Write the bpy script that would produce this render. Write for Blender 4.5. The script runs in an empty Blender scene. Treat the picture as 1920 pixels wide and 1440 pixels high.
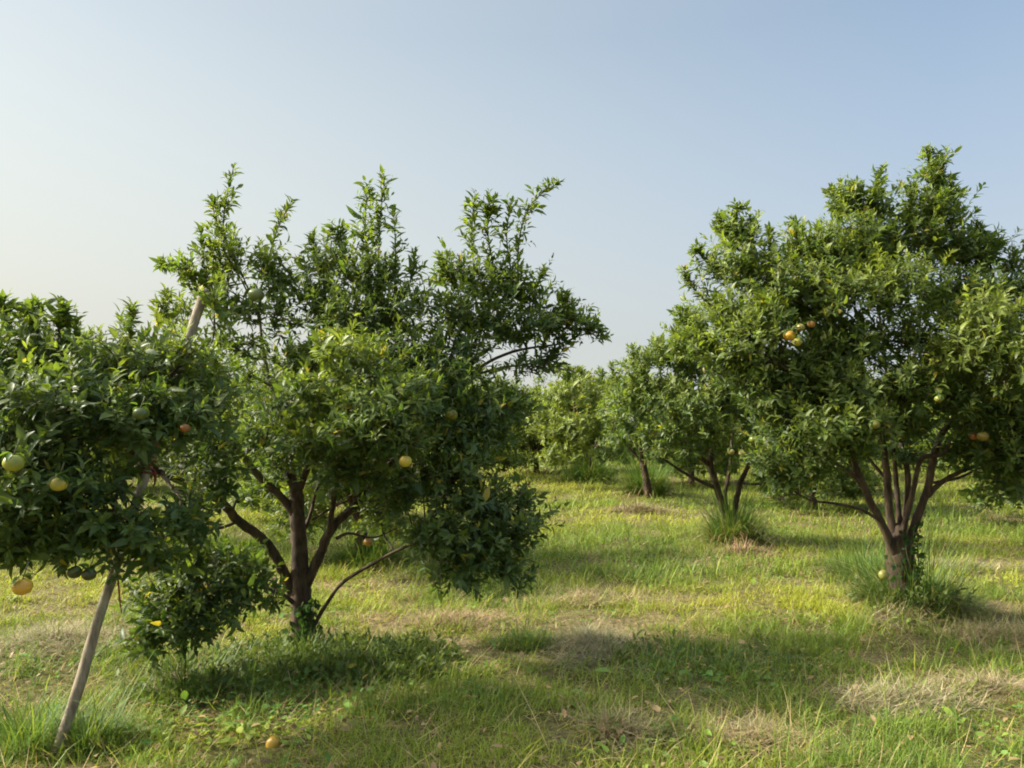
import bpy, math
import numpy as np
from mathutils import Vector

# ------------------------------------------------------------------ camera, world, sun, exposure
SC = bpy.context.scene
COL = SC.collection
FPX = 1450.0                      # focal length in pixels of a 1920 wide frame
PITCH = math.atan(70 / FPX)
EYE = 1.6
cam = bpy.data.cameras.new("camera")
cam.sensor_width = 36.0
cam.lens = FPX / 1920 * 36.0
cam.clip_end = 20000
cam.clip_start = 0.05
camo = bpy.data.objects.new("camera", cam)
COL.objects.link(camo)
camo.location = (0, 0, EYE)
camo.rotation_euler = (math.pi / 2 + PITCH, 0, 0)
SC.camera = camo

SUN_AZ = math.radians(-84)        # left of the view, a little behind the trees
SUN_EL = math.radians(37)
world = bpy.data.worlds.new("World")
SC.world = world
world.use_nodes = True
wn = world.node_tree
bg = wn.nodes["Background"]
sky = wn.nodes.new("ShaderNodeTexSky")
sky.sky_type = 'NISHITA'
sky.sun_disc = False
sky.sun_elevation = SUN_EL
sky.sun_rotation = SUN_AZ
sky.altitude = 0
sky.air_density = 1.0
sky.dust_density = 1.0
sky.ozone_density = 2.2
# milky haze in the air of the sky itself: whitens it low down, warmer and brighter towards the sun
wtc = wn.nodes.new("ShaderNodeTexCoord")
wsep = wn.nodes.new("ShaderNodeSeparateXYZ")
wn.links.new(wtc.outputs["Generated"], wsep.inputs[0])
def wrange(src, a, b, c, d, smooth=False):
    r = wn.nodes.new("ShaderNodeMapRange")
    if smooth: r.interpolation_type = 'SMOOTHSTEP'
    for k, v in zip(("From Min", "From Max", "To Min", "To Max"), (a, b, c, d)): r.inputs[k].default_value = v
    wn.links.new(src, r.inputs["Value"]); return r.outputs[0]
def wmix(f, a, b):
    m = wn.nodes.new("ShaderNodeMix"); m.data_type = 'RGBA'
    wn.links.new(f, m.inputs["Factor"])
    for k, v in (("A", a), ("B", b)):
        if isinstance(v, tuple): m.inputs[k].default_value = (v[0] / .15, v[1] / .15, v[2] / .15, 1)
        else: wn.links.new(v, m.inputs[k])
    return m.outputs["Result"]
fx = wrange(wsep.outputs["X"], -0.56, 0.46, 0, 1)
fz = wrange(wsep.outputs["Z"], 0.10, 0.45, 0, 1)
lowc = wmix(fx, (.79, .75, .62), (.62, .66, .68))
high = wmix(fx, (1.30, 1.28, .98), (.62, .79, .95))
haze = wmix(fz, lowc, high)
airy = wmix(wrange(wsep.outputs["Z"], .15, .45, .8, .4), sky.outputs[0], haze)
# broad haze glow round the sun, added out of view to fill the shade
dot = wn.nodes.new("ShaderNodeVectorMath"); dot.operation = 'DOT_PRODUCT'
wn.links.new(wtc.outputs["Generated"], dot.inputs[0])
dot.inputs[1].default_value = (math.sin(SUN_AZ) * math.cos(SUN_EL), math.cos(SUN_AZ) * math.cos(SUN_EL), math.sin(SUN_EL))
# sky overhead raised out of view, added as fill light
fill_zenith = wn.nodes.new("ShaderNodeVectorMath"); fill_zenith.operation = 'SCALE'
wn.links.new(airy, fill_zenith.inputs[0]); wn.links.new(wrange(wsep.outputs["Z"], .5, .85, 1.0, 2.1), fill_zenith.inputs["Scale"])
airy = fill_zenith.outputs[0]
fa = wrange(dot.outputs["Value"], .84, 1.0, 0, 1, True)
fill_glow = wmix(fa, airy, (11.0, 10.2, 8.4))
wn.links.new(fill_glow, bg.inputs["Color"])
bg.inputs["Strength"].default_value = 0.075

sun = bpy.data.lights.new("sun", 'SUN')
sun.energy = 4.4
sun.angle = math.radians(2.5)
sun.color = (1.0, 0.93, 0.80)
suno = bpy.data.objects.new("sun", sun)
COL.objects.link(suno)
sd = Vector((math.sin(SUN_AZ) * math.cos(SUN_EL), math.cos(SUN_AZ) * math.cos(SUN_EL), math.sin(SUN_EL)))
suno.rotation_euler = sd.to_track_quat('Z', 'Y').to_euler()
suno.location = (-8, 4, 12)

SC.view_settings.view_transform = 'Standard'
SC.view_settings.look = 'None'
SC.view_settings.gamma = 1
SC.view_settings.exposure = 1.0
SC.render.engine = 'CYCLES'
SC.cycles.max_bounces = 6
SC.cycles.diffuse_bounces = 4
SC.cycles.transmission_bounces = 3
SC.cycles.filter_width = 1.9
SC.cycles.use_denoising = True

# ------------------------------------------------------------------ helpers
def at(px, py, Y):
    """the point of the place at depth Y seen at pixel (px, py) of the 1920 wide photograph"""
    u = (px - 960) / FPX; v = (720 - py) / FPX
    d = np.array([u, math.cos(PITCH) - v * math.sin(PITCH), math.sin(PITCH) + v * math.cos(PITCH)])
    return np.array([0, 0, EYE]) + d * (Y / d[1])

def on_ground(px, py):
    u = (px - 960) / FPX; v = (720 - py) / FPX
    d = np.array([u, math.cos(PITCH) - v * math.sin(PITCH), math.sin(PITCH) + v * math.cos(PITCH)])
    t = -EYE / d[2]
    return d[0] * t, d[1] * t

def lattice(ix, iy, seed):
    h = (ix.astype(np.int64) * 374761393 + iy.astype(np.int64) * 668265263 + seed * 974711) & 0x7fffffff
    h = ((h ^ (h >> 13)) * 1274126177) & 0x7fffffff
    return ((h ^ (h >> 16)) & 0xffff) / 65535.0

def vnoise(x, y, seed=0):
    x = np.asarray(x, float); y = np.asarray(y, float)
    ix = np.floor(x); iy = np.floor(y); fx = x - ix; fy = y - iy
    fx = fx * fx * (3 - 2 * fx); fy = fy * fy * (3 - 2 * fy)
    a = lattice(ix, iy, seed); b = lattice(ix + 1, iy, seed); c = lattice(ix, iy + 1, seed); d = lattice(ix + 1, iy + 1, seed)
    return (a * (1 - fx) + b * fx) * (1 - fy) + (c * (1 - fx) + d * fx) * fy

def fbm(x, y, seed=0, o=4):
    s = 0; w = 0.5; t = 0
    for i in range(o):
        s = s + w * vnoise(x * 2 ** i, y * 2 ** i, seed + i); t += w; w *= 0.5
    return s / t

def height(x, y):
    x = np.asarray(x, float); y = np.asarray(y, float)
    near = np.exp(-(x * x + y * y) / 60 ** 2)
    return ((fbm(x * 0.35, y * 0.35, 5) - 0.5) * 0.16 + (fbm(x * 1.7, y * 1.7, 9, 3) - 0.5) * 0.05) * near

def norm(a):
    return a / np.maximum(np.linalg.norm(a, axis=-1, keepdims=True), 1e-9)

def mesh_from(name, V, quads=None, tris=None, mats=(), col=None, mi=None, smooth=False):
    nq = 0 if quads is None else len(quads); nt = 0 if tris is None else len(tris)
    me = bpy.data.meshes.new(name)
    me.vertices.add(len(V)); me.vertices.foreach_set("co", np.ascontiguousarray(V, np.float32).ravel())
    li = []; st = []
    if nq: li.append(np.asarray(quads).ravel()); 
    if nt: li.append(np.asarray(tris).ravel())
    li = np.concatenate(li).astype(np.int32)
    ls = np.concatenate([np.arange(nq) * 4, nq * 4 + np.arange(nt) * 3]).astype(np.int32)
    me.loops.add(len(li)); me.loops.foreach_set("vertex_index", li)
    me.polygons.add(nq + nt); me.polygons.foreach_set("loop_start", ls)
    if mi is not None: me.polygons.foreach_set("material_index", mi.astype(np.int32))
    if smooth: me.polygons.foreach_set("use_smooth", np.ones(nq + nt, bool))
    if col is not None:
        a = me.color_attributes.new("tint", 'FLOAT_COLOR', 'POINT')
        c = np.ones((len(V), 4), np.float32); c[:, :3] = col
        a.data.foreach_set("color", c.ravel())
    for m in mats: me.materials.append(m)
    me.update(calc_edges=True)
    return me

def link(name, me, parent=None, **tags):
    o = bpy.data.objects.new(name, me)
    COL.objects.link(o)
    if parent is not None: o.parent = parent
    for k, v in tags.items(): o[k] = v
    return o

def empty(name, loc=(0, 0, 0), **tags):
    o = bpy.data.objects.new(name, None); COL.objects.link(o)
    o.location = loc; o.empty_display_size = 0.2
    for k, v in tags.items(): o[k] = v
    return o

class Geo:
    """collects vertices and faces, then becomes one mesh"""
    def __init__(s): s.V = []; s.Q = []; s.T = []; s.C = []; s.QM = []; s.TM = []; s.n = 0
    def add(s, V, Q=None, T=None, col=(1, 1, 1), m=0):
        V = np.asarray(V, float).reshape(-1, 3)
        s.V.append(V); c = np.empty((len(V), 3)); c[:] = col; s.C.append(c)
        if Q is not None and len(Q): s.Q.append(np.asarray(Q).reshape(-1, 4) + s.n); s.QM.append(np.full(len(s.Q[-1]), m))
        if T is not None and len(T): s.T.append(np.asarray(T).reshape(-1, 3) + s.n); s.TM.append(np.full(len(s.T[-1]), m))
        s.n += len(V)
    def mesh(s, name, mats, smooth=False, origin=(0, 0, 0)):
        V = np.concatenate(s.V) - np.asarray(origin)
        Q = np.concatenate(s.Q) if s.Q else None; T = np.concatenate(s.T) if s.T else None
        mi = np.concatenate(s.QM + s.TM)
        return mesh_from(name, V, Q, T, mats, np.concatenate(s.C), mi, smooth)

def spline(P, sub):
    P = np.asarray(P, float); n = len(P)
    E = np.vstack([2 * P[0] - P[1], P, 2 * P[-1] - P[-2]])
    out = []
    for i in range(n - 1):
        a, b, c, d = E[i], E[i + 1], E[i + 2], E[i + 3]
        for k in range(sub):
            t = k / sub
            out.append(0.5 * (2 * b + (c - a) * t + (2 * a - 5 * b + 4 * c - d) * t * t + (3 * b - a - 3 * c + d) * t ** 3))
    out.append(P[-1]); return np.array(out)

def tube(g, P, sub=5, sides=9, rough=0.1, rng=None, m=0, wob=0.0, col=(1, 1, 1)):
    """P: rows of x, y, z, radius; a tapering, slightly knobbly tube with closed ends"""
    S = spline(P, sub) if len(P) > 2 else np.linspace(P[0], P[-1], sub + 1)
    C = S[:, :3].copy(); R = np.maximum(S[:, 3], 0.001)
    if rng is not None and wob > 0:
        w = rng.normal(0, 1, C.shape) * (wob * R)[:, None]; w[0] = 0; w[-1] = 0
        C += w
    t = norm(np.gradient(C, axis=0))
    up = np.array([0.0, 1.0, 0.0]) if abs(t[0][1]) < 0.8 else np.array([1.0, 0, 0])
    ang = np.arange(sides) / sides * 2 * math.pi
    V = []
    u = norm(np.cross(t[0], up))
    for i in range(len(C)):
        u = norm(u - t[i] * np.dot(u, t[i])); v = np.cross(t[i], u)
        r = R[i] * (1 + (rng.normal(0, rough, sides) if rng is not None else 0))
        V.append(C[i] + (np.cos(ang) * r)[:, None] * u + (np.sin(ang) * r)[:, None] * v)
    V = np.concatenate(V); n = len(C)
    i, k = np.meshgrid(np.arange(n - 1), np.arange(sides), indexing='ij')
    a = i * sides + k; b = i * sides + (k + 1) % sides
    Q = np.stack([a, b, b + sides, a + sides], -1).reshape(-1, 4)
    V = np.vstack([V, C[0] - t[0] * 0.002, C[-1] + t[-1] * R[-1] * 0.5])
    kk = np.arange(sides); c0 = n * sides; c1 = c0 + 1
    T = np.vstack([np.stack([np.full(sides, c0), (kk + 1) % sides, kk], -1),
                   np.stack([np.full(sides, c1), (n - 1) * sides + kk, (n - 1) * sides + (kk + 1) % sides], -1)])
    g.add(V, Q, T, col, m)
    return S

# leaf: pointed oval folded along the midrib, drooping to the tip
LT = np.array([0, .30, .66, 1.0, .30, .30, .66, .66])
LW = np.array([0, 0, 0, 0, 1.0, -1.0, .82, -.82]) * 0.5
LH = np.array([0, -.03, -.02, -.10, .055, .055, .03, .03])
LQ = np.array([[4, 6, 2, 1], [1, 2, 7, 5]])
LTRI = np.array([[0, 4, 1], [0, 1, 5], [6, 3, 2], [2, 3, 7]])

def leaves(g, base, axis, nrm, L, W, col, m=0, curl=None):
    axis = norm(axis); side = norm(np.cross(axis, nrm)); n = np.cross(side, axis)
    N = len(base)
    cv = LH[None, :] * L[:, None]
    if curl is not None: cv = cv - curl[:, None] * (LT ** 2)[None, :] * L[:, None]
    V = (base[:, None, :] + axis[:, None, :] * (LT[None, :] * L[:, None])[..., None]
         + side[:, None, :] * (LW[None, :] * W[:, None])[..., None] + n[:, None, :] * cv[..., None])
    off = (np.arange(N) * 8)[:, None, None]
    C = np.repeat(col, 8, axis=0)
    g.add(V.reshape(-1, 3), (LQ[None] + off).reshape(-1, 4), (LTRI[None] + off).reshape(-1, 3), C, m)

def strands(g, base, az, L, W, tilt0, bend, col, m=0, seg=3):
    """grass blades: bent ribbons tapering to a point"""
    N = len(base)
    h = np.stack([np.cos(az), np.sin(az), np.zeros(N)], -1)
    s = np.stack([-np.sin(az), np.cos(az), np.zeros(N)], -1)
    P = base.copy(); V = []
    for k in range(seg + 1):
        w = W * (1 - (k / seg) ** 1.6) * 0.5
        if k < seg: V += [P - s * w[:, None], P + s * w[:, None]]
        else: V += [P]
        a = np.minimum(tilt0 + bend * (k + 0.5) / seg, 2.3)
        P = P + (h * np.sin(a)[:, None] + np.array([0, 0, 1.0]) * np.cos(a)[:, None]) * (L / seg)[:, None]
    V = np.stack(V, 1); nv = 2 * seg + 1
    off = (np.arange(N) * nv)[:, None, None]
    Q = np.array([[2 * k, 2 * k + 1, 2 * k + 3, 2 * k + 2] for k in range(seg - 1)])
    T = np.array([[2 * seg - 2, 2 * seg - 1, 2 * seg]])
    g.add(V.reshape(-1, 3), (Q[None] + off).reshape(-1, 4), (T[None] + off).reshape(-1, 3), np.repeat(col, nv, axis=0), m)

# ------------------------------------------------------------------ materials
def new_mat(name):
    m = bpy.data.materials.new(name); m.use_nodes = True
    nt = m.node_tree
    return m, nt, nt.nodes["Principled BSDF"], nt.nodes["Material Output"]

def attr_mat(name, rough, spec, trans, tcol=(1, 1, 1), nscale=25, namt=0.25, back=None):
    m, nt, p, out = new_mat(name)
    a = nt.nodes.new("ShaderNodeAttribute"); a.attribute_name = "tint"
    tc = nt.nodes.new("ShaderNodeTexCoord")
    no = nt.nodes.new("ShaderNodeTexNoise"); no.inputs["Scale"].default_value = nscale; no.inputs["Detail"].default_value = 2
    nt.links.new(tc.outputs["Object"], no.inputs["Vector"])
    mr = nt.nodes.new("ShaderNodeMapRange"); mr.inputs["To Min"].default_value = 1 - namt; mr.inputs["To Max"].default_value = 1 + namt
    nt.links.new(no.outputs["Fac"], mr.inputs["Value"])
    mu = nt.nodes.new("ShaderNodeVectorMath"); mu.operation = 'SCALE'
    nt.links.new(a.outputs["Color"], mu.inputs[0]); nt.links.new(mr.outputs[0], mu.inputs["Scale"])
    nt.links.new(mu.outputs[0], p.inputs["Base Color"])
    p.inputs["Roughness"].default_value = rough
    p.inputs["Specular IOR Level"].default_value = spec
    if trans > 0:
        tr = nt.nodes.new("ShaderNodeBsdfTranslucent")
        tm = nt.nodes.new("ShaderNodeVectorMath"); tm.operation = 'MULTIPLY'
        nt.links.new(mu.outputs[0], tm.inputs[0]); tm.inputs[1].default_value = tcol
        nt.links.new(tm.outputs[0], tr.inputs["Color"])
        mx = nt.nodes.new("ShaderNodeMixShader"); mx.inputs[0].default_value = trans
        nt.links.new(p.outputs[0], mx.inputs[1]); nt.links.new(tr.outputs[0], mx.inputs[2])
        nt.links.new(mx.outputs[0], out.inputs["Surface"])
    return m

M_LEAF = attr_mat("orange_leaf", 0.46, 0.34, 0.40, (1.75, 1.80, 0.65))
M_GRASS = attr_mat("grass_blade", 0.55, 0.3, 0.35, (1.4, 1.4, 0.8), 8, 0.15)
M_STRAW = attr_mat("dry_straw", 0.8, 0.15, 0.15, (1.1, 1.0, 0.8), 10, 0.2)

def bark_mat(name, c1, c2, sc=28):
    m, nt, p, out = new_mat(name)
    tc = nt.nodes.new("ShaderNodeTexCoord")
    mp = nt.nodes.new("ShaderNodeMapping"); mp.inputs["Scale"].default_value = (1, 1, 0.25)
    nt.links.new(tc.outputs["Object"], mp.inputs[0])
    n1 = nt.nodes.new("ShaderNodeTexNoise"); n1.inputs["Scale"].default_value = sc; n1.inputs["Detail"].default_value = 6; n1.inputs["Roughness"].default_value = 0.65
    nt.links.new(mp.outputs[0], n1.inputs["Vector"])
    n2 = nt.nodes.new("ShaderNodeTexNoise"); n2.inputs["Scale"].default_value = 5; n2.inputs["Detail"].default_value = 3
    nt.links.new(tc.outputs["Object"], n2.inputs["Vector"])
    cr = nt.nodes.new("ShaderNodeValToRGB")
    cr.color_ramp.elements[0].position = 0.35; cr.color_ramp.elements[0].color = (*c1, 1)
    cr.color_ramp.elements[1].position = 0.68; cr.color_ramp.elements[1].color = (*c2, 1)
    nt.links.new(n1.outputs["Fac"], cr.inputs[0])
    mx = nt.nodes.new("ShaderNodeMix"); mx.data_type = 'RGBA'
    r2 = nt.nodes.new("ShaderNodeMapRange"); r2.inputs["From Min"].default_value = .55; r2.inputs["From Max"].default_value = .75; r2.inputs["To Max"].default_value = .5
    nt.links.new(n2.outputs["Fac"], r2.inputs["Value"]); nt.links.new(r2.outputs[0], mx.inputs["Factor"])
    nt.links.new(cr.outputs[0], mx.inputs["A"]); mx.inputs["B"].default_value = (c2[0] * 1.3, c2[1] * 1.7, c2[2] * 1.6, 1)
    nt.links.new(mx.outputs["Result"], p.inputs["Base Color"])
    p.inputs["Roughness"].default_value = 0.88
    bp = nt.nodes.new("ShaderNodeBump"); bp.inputs["Strength"].default_value = 0.6; bp.inputs["Distance"].default_value = 0.01
    nt.links.new(n1.outputs["Fac"], bp.inputs["Height"]); nt.links.new(bp.outputs[0], p.inputs["Normal"])
    return m

M_BARK = bark_mat("orange_bark", (.018, .011, .006), (.102, .062, .033))
M_TWIG = bark_mat("green_twig", (.05, .055, .02), (.11, .11, .045), 40)
M_POLE = bark_mat("peeled_wood", (.13, .10, .065), (.34, .28, .20), 34)

def fruit_mat():
    m, nt, p, out = new_mat("orange_peel")
    a = nt.nodes.new("ShaderNodeAttribute"); a.attribute_name = "tint"
    tc = nt.nodes.new("ShaderNodeTexCoord")
    n = nt.nodes.new("ShaderNodeTexNoise"); n.inputs["Scale"].default_value = 260
    n3 = nt.nodes.new("ShaderNodeTexNoise"); n3.inputs["Scale"].default_value = 22; n3.inputs["Detail"].default_value = 3
    nt.links.new(tc.outputs["Object"], n.inputs["Vector"]); nt.links.new(tc.outputs["Object"], n3.inputs["Vector"])
    mx = nt.nodes.new("ShaderNodeMix"); mx.data_type = 'RGBA'; mx.blend_type = 'MULTIPLY'
    r = nt.nodes.new("ShaderNodeMapRange"); r.inputs["From Min"].default_value = .5; r.inputs["From Max"].default_value = .75; r.inputs["To Max"].default_value = .7
    nt.links.new(n3.outputs["Fac"], r.inputs["Value"]); nt.links.new(r.outputs[0], mx.inputs["Factor"])
    nt.links.new(a.outputs["Color"], mx.inputs["A"]); mx.inputs["B"].default_value = (.75, .62, .35, 1)
    nt.links.new(mx.outputs["Result"], p.inputs["Base Color"])
    p.inputs["Roughness"].default_value = 0.38; p.inputs["Subsurface Weight"].default_value = 0.08
    p.inputs["Subsurface Radius"].default_value = (.01, .006, .002)
    bp = nt.nodes.new("ShaderNodeBump"); bp.inputs["Strength"].default_value = .25; bp.inputs["Distance"].default_value = .001
    nt.links.new(n.outputs["Fac"], bp.inputs["Height"]); nt.links.new(bp.outputs[0], p.inputs["Normal"])
    return m
M_FRUIT = fruit_mat()

def cloth_mat():
    m, nt, p, out = new_mat("faded_red_cloth")
    n = nt.nodes.new("ShaderNodeTexNoise"); n.inputs["Scale"].default_value = 40
    cr = nt.nodes.new("ShaderNodeValToRGB")
    cr.color_ramp.elements[0].color = (.12, .02, .018, 1); cr.color_ramp.elements[1].color = (.27, .07, .055, 1)
    nt.links.new(n.outputs["Fac"], cr.inputs[0]); nt.links.new(cr.outputs[0], p.inputs["Base Color"])
    p.inputs["Roughness"].default_value = .9
    return m
M_CLOTH = cloth_mat()

# ------------------------------------------------------------------ ground: what grows where
# (pixel x, pixel y, half width m, half depth m, amount)
DRY = [(850, 1165, .75, .30, .8), (720, 1150, .5, .2, .35), (1110, 1200, .35, .45, .9), (1090, 1120, .45, .40, .8), (1200, 958, .55, .5, .9),
       (1880, 1195, .5, .35, .9), (1860, 1300, .35, .22, .7), (1700, 1310, .45, .22, .7), (1430, 1395, .30, .15, .9), (1150, 1385, .20, .18, .9),
       (100, 1210, .55, .40, .9), (120, 1130, .6, .4, .5), (1890, 975, .5, .5, .8), (900, 1230, .4, .3, .55), (1240, 1170, .4, .25, .7), (1480, 1090, .7, .5, .45),
       (1450, 1040, .5, .4, .4), (650, 1420, .2, .1, .5), (1560, 1000, .5, .3, .5), (1300, 1130, .6, .4, .35), (500, 960, .8, .8, .3),
       (1850, 1050, .5, .35, .6), (1650, 1240, .5, .3, .35), (1880, 1400, .25, .12, .5), (40, 1120, .4, .3, .5), (1600, 920, 1.2, 1, .5), (1390, 1030, .4, .3, .6)]
LUSH = [(1250, 1082, .55, .35, 1), (985, 1215, .22, .3, .9), (1330, 1240, .7, .4, .7), (620, 1260, .6, .35, .9), (80, 1390, .35, .2, .8), (880, 1350, .5, .25, .7),
        (1500, 1190, .5, .3, .6), (1700, 1060, .9, .6, .6), (1370, 985, .7, .6, .6), (1060, 1030, .6, .6, .5), (1380, 1330, .5, .2, .5), (350, 1300, .5, .3, .5),
        (1220, 1410, .2, .1, .6), (1800, 1340, .3, .15, .4)]
YEL = [(1400, 1130, 1.3, .9, .75), (430, 1390, .45, .2, .8), (760, 1120, .8, .5, .7), (1060, 900, 2, 4, .9), (1850, 960, 1.5, 1.5, .5), (480, 1180, .4, .4, .7), (1000, 950, 1, 1, .6),
       (1780, 1410, .5, .2, .7), (1500, 1100, .5, .3, .5), (650, 1060, .8, .8, .5)]

def patch(x, y, lst):
    s = np.zeros_like(x)
    for px, py, wx, wy, a in lst:
        gx, gy = on_ground(px, py)
        s = np.maximum(s, a * np.exp(-(((x - gx) / wx) ** 2 + ((y - gy) / wy) ** 2) ** 1.3))
    return s

def fields(x, y):
    wx = x + (fbm(x * 2.2, y * 2.2, 71) - .5) * .7; wy = y + (fbm(x * 2.2, y * 2.2, 81) - .5) * .7
    n1 = fbm(x * .9, y * .9, 21); n2 = fbm(x * .55, y * .55, 31); n3 = fbm(x * 3.3, y * 3.3, 41)
    dry = np.clip((n1 - .60) * 3.2, 0, .6); dry = np.maximum(dry, patch(wx, wy, DRY)); dry = dry * (.55 + .9 * n3)
    lush = np.clip((n2 - .52) * 3.5, 0, .7); lush = np.maximum(lush, patch(wx, wy, LUSH))
    dry = np.clip(dry - patch(wx, wy, LUSH) * .6, 0, 1)
    yel = np.clip((fbm(x * .4, y * .4, 51) - .42) * 2.5, 0, .7) * np.clip((y - 4) / 4, .35, 1); yel = np.maximum(yel, patch(wx, wy, YEL))
    yel = yel * (1 - .8 * lush)
    return np.clip(dry, 0, 1), np.clip(lush, 0, 1), np.clip(yel, 0, 1)

C_GREEN = np.array([.170, .245, .034]); C_LUSH = np.array([.090, .175, .034]); C_YEL = np.array([.40, .40, .045]); C_STRAW = np.array([.50, .38, .18]); C_THATCH = np.array([.125, .105, .040])
def grass_col(x, y, rng, isdry):
    dry, lush, yel = fields(x, y)
    c = C_GREEN + (C_YEL - C_GREEN) * yel[:, None]
    c = c + (C_LUSH - c) * (lush[:, None] * .8)
    k = np.clip(rng.normal(0, .25, len(x))[:, None] + .1, -.1, .6)
    c = c + (C_YEL - c) * np.clip(k, 0, .6) * .6
    s = C_STRAW * (1 - .35 * rng.random(len(x))[:, None]) * np.array([1, 1, 1]) + rng.normal(0, .015, (len(x), 1))
    c = np.where(isdry[:, None], s, c)
    return np.clip(c * (1 + rng.normal(0, .16, (len(x), 1))), .01, .6)

def ground():
    n = 560
    t = np.linspace(-1, 1, n); k = 8.6
    ax = np.sinh(k * t) / np.sinh(k) * 4000
    X, Y = np.meshgrid(ax, ax + 6, indexing='ij')
    x = X.ravel(); y = Y.ravel()
    V = np.stack([x, y, height(x, y)], -1)
    dry, lush, yel = fields(x, y)
    c = C_THATCH + (np.array([.045, .065, .02]) - C_THATCH) * (lush * .6)[:, None] + (np.array([.16, .16, .045]) - C_THATCH) * (yel * .5)[:, None]
    c = c + (np.array([.23, .18, .10]) - c) * dry[:, None]
    far = np.clip((np.hypot(x, y) - 25) / 40, 0, 1)[:, None]
    c = c * (1 - far) + np.array([.15, .20, .05]) * far
    i, j = np.meshgrid(np.arange(n - 1), np.arange(n - 1), indexing='ij')
    a = (i * n + j).ravel()
    Q = np.stack([a, a + n, a + n + 1, a + 1], -1)
    m, nt, p, out = new_mat("soil_and_thatch")
    at_ = nt.nodes.new("ShaderNodeAttribute"); at_.attribute_name = "tint"
    tc = nt.nodes.new("ShaderNodeTexCoord")
    n1 = nt.nodes.new("ShaderNodeTexNoise"); n1.inputs["Scale"].default_value = 30; n1.inputs["Detail"].default_value = 6
    nt.links.new(tc.outputs["Object"], n1.inputs["Vector"])
    mr = nt.nodes.new("ShaderNodeMapRange"); mr.inputs["From Min"].default_value = .3; mr.inputs["From Max"].default_value = .7; mr.inputs["To Min"].default_value = .45; mr.inputs["To Max"].default_value = 1.35
    nt.links.new(n1.outputs["Fac"], mr.inputs["Value"])
    mu = nt.nodes.new("ShaderNodeVectorMath"); mu.operation = 'SCALE'
    nt.links.new(at_.outputs["Color"], mu.inputs[0]); nt.links.new(mr.outputs[0], mu.inputs["Scale"])
    nt.links.new(mu.outputs[0], p.inputs["Base Color"]); p.inputs["Roughness"].default_value = 1; p.inputs["Specular IOR Level"].default_value = .1
    bp = nt.nodes.new("ShaderNodeBump"); bp.inputs["Strength"].default_value = .8; bp.inputs["Distance"].default_value = .03
    nt.links.new(n1.outputs["Fac"], bp.inputs["Height"]); nt.links.new(bp.outputs[0], p.inputs["Normal"])
    link("ground", mesh_from("ground", V, Q, None, [m], c, None, True), kind="structure")
ground()

def grass():
    rng = np.random.default_rng(3)
    g = Geo()
    # rings of depth: (from, to, blades per m2, length, width)
    for y0, y1, dens, Lm, Wm in ((2.6, 4.6, 6600, .080, .0052), (4.6, 7.5, 4400, .085, .0064), (7.5, 12, 1900, .10, .0095), (12, 20, 480, .12, .016), (20, 36, 130, .17, .028), (36, 70, 32, .25, .06)):
        w0, w1 = y0 * .70 + 1.2, y1 * .70 + 1.2
        area = (w0 + w1) * (y1 - y0)
        N = int(area * dens)
        y = y0 + (y1 - y0) * rng.random(N) ** .9; x = (rng.random(N) * 2 - 1) * (y * .70 + 1.2)
        # tufts
        f = fbm(x * 4.2, y * 4.2, 61, 2); keep = rng.random(N) < np.clip(.25 + (f - .34) * 3.2, .10, 1)
        x = x[keep]; y = y[keep]; f = f[keep]; N = len(x)
        dry, lush, yel = fields(x, y)
        isdry = rng.random(N) < np.clip(dry * .95 + .12, 0, .92)
        z = height(x, y) - .006
        long_ = np.exp(rng.normal(0, .42, N))
        L = Lm * long_ * (.55 + .6 * lush + 1.6 * np.clip(f - .42, 0, 1)) * np.where(isdry, 1.35, 1)
        W = Wm * (.7 + .6 * rng.random(N)) * np.where(isdry, .7, 1)
        tilt = np.abs(rng.normal(.45, .45, N)) + np.where(isdry, .8, 0); bend = np.abs(rng.normal(1.0, .6, N))
        strands(g, np.stack([x, y, z], -1), rng.random(N) * 6.283, L, W, tilt, bend, grass_col(x, y, rng, isdry))
    # cut stalks lying criss-cross in the sward
    N = 9000
    y = 2.8 + 11 * rng.random(N) ** 1.5; x = (rng.random(N) * 2 - 1) * (y * .70 + 1)
    c = np.where((rng.random(N) < .6)[:, None], C_STRAW * .85, C_YEL * .8) * (.6 + .6 * rng.random((N, 1)))
    strands(g, np.stack([x, y, height(x, y) + .01 + .035 * rng.random(N)], -1), rng.random(N) * 6.283, .17 * np.exp(rng.normal(0, .4, N)), .0045 * np.maximum(1, y / 6), 1.1 + rng.normal(0, .3, N), rng.normal(.45, .5, N), np.clip(c, .01, .6))
    link("grass", g.mesh("grass", [M_GRASS]), kind="stuff", label="mown orchard grass, green and yellow with dry blades among it", category="grass")
grass()

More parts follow.
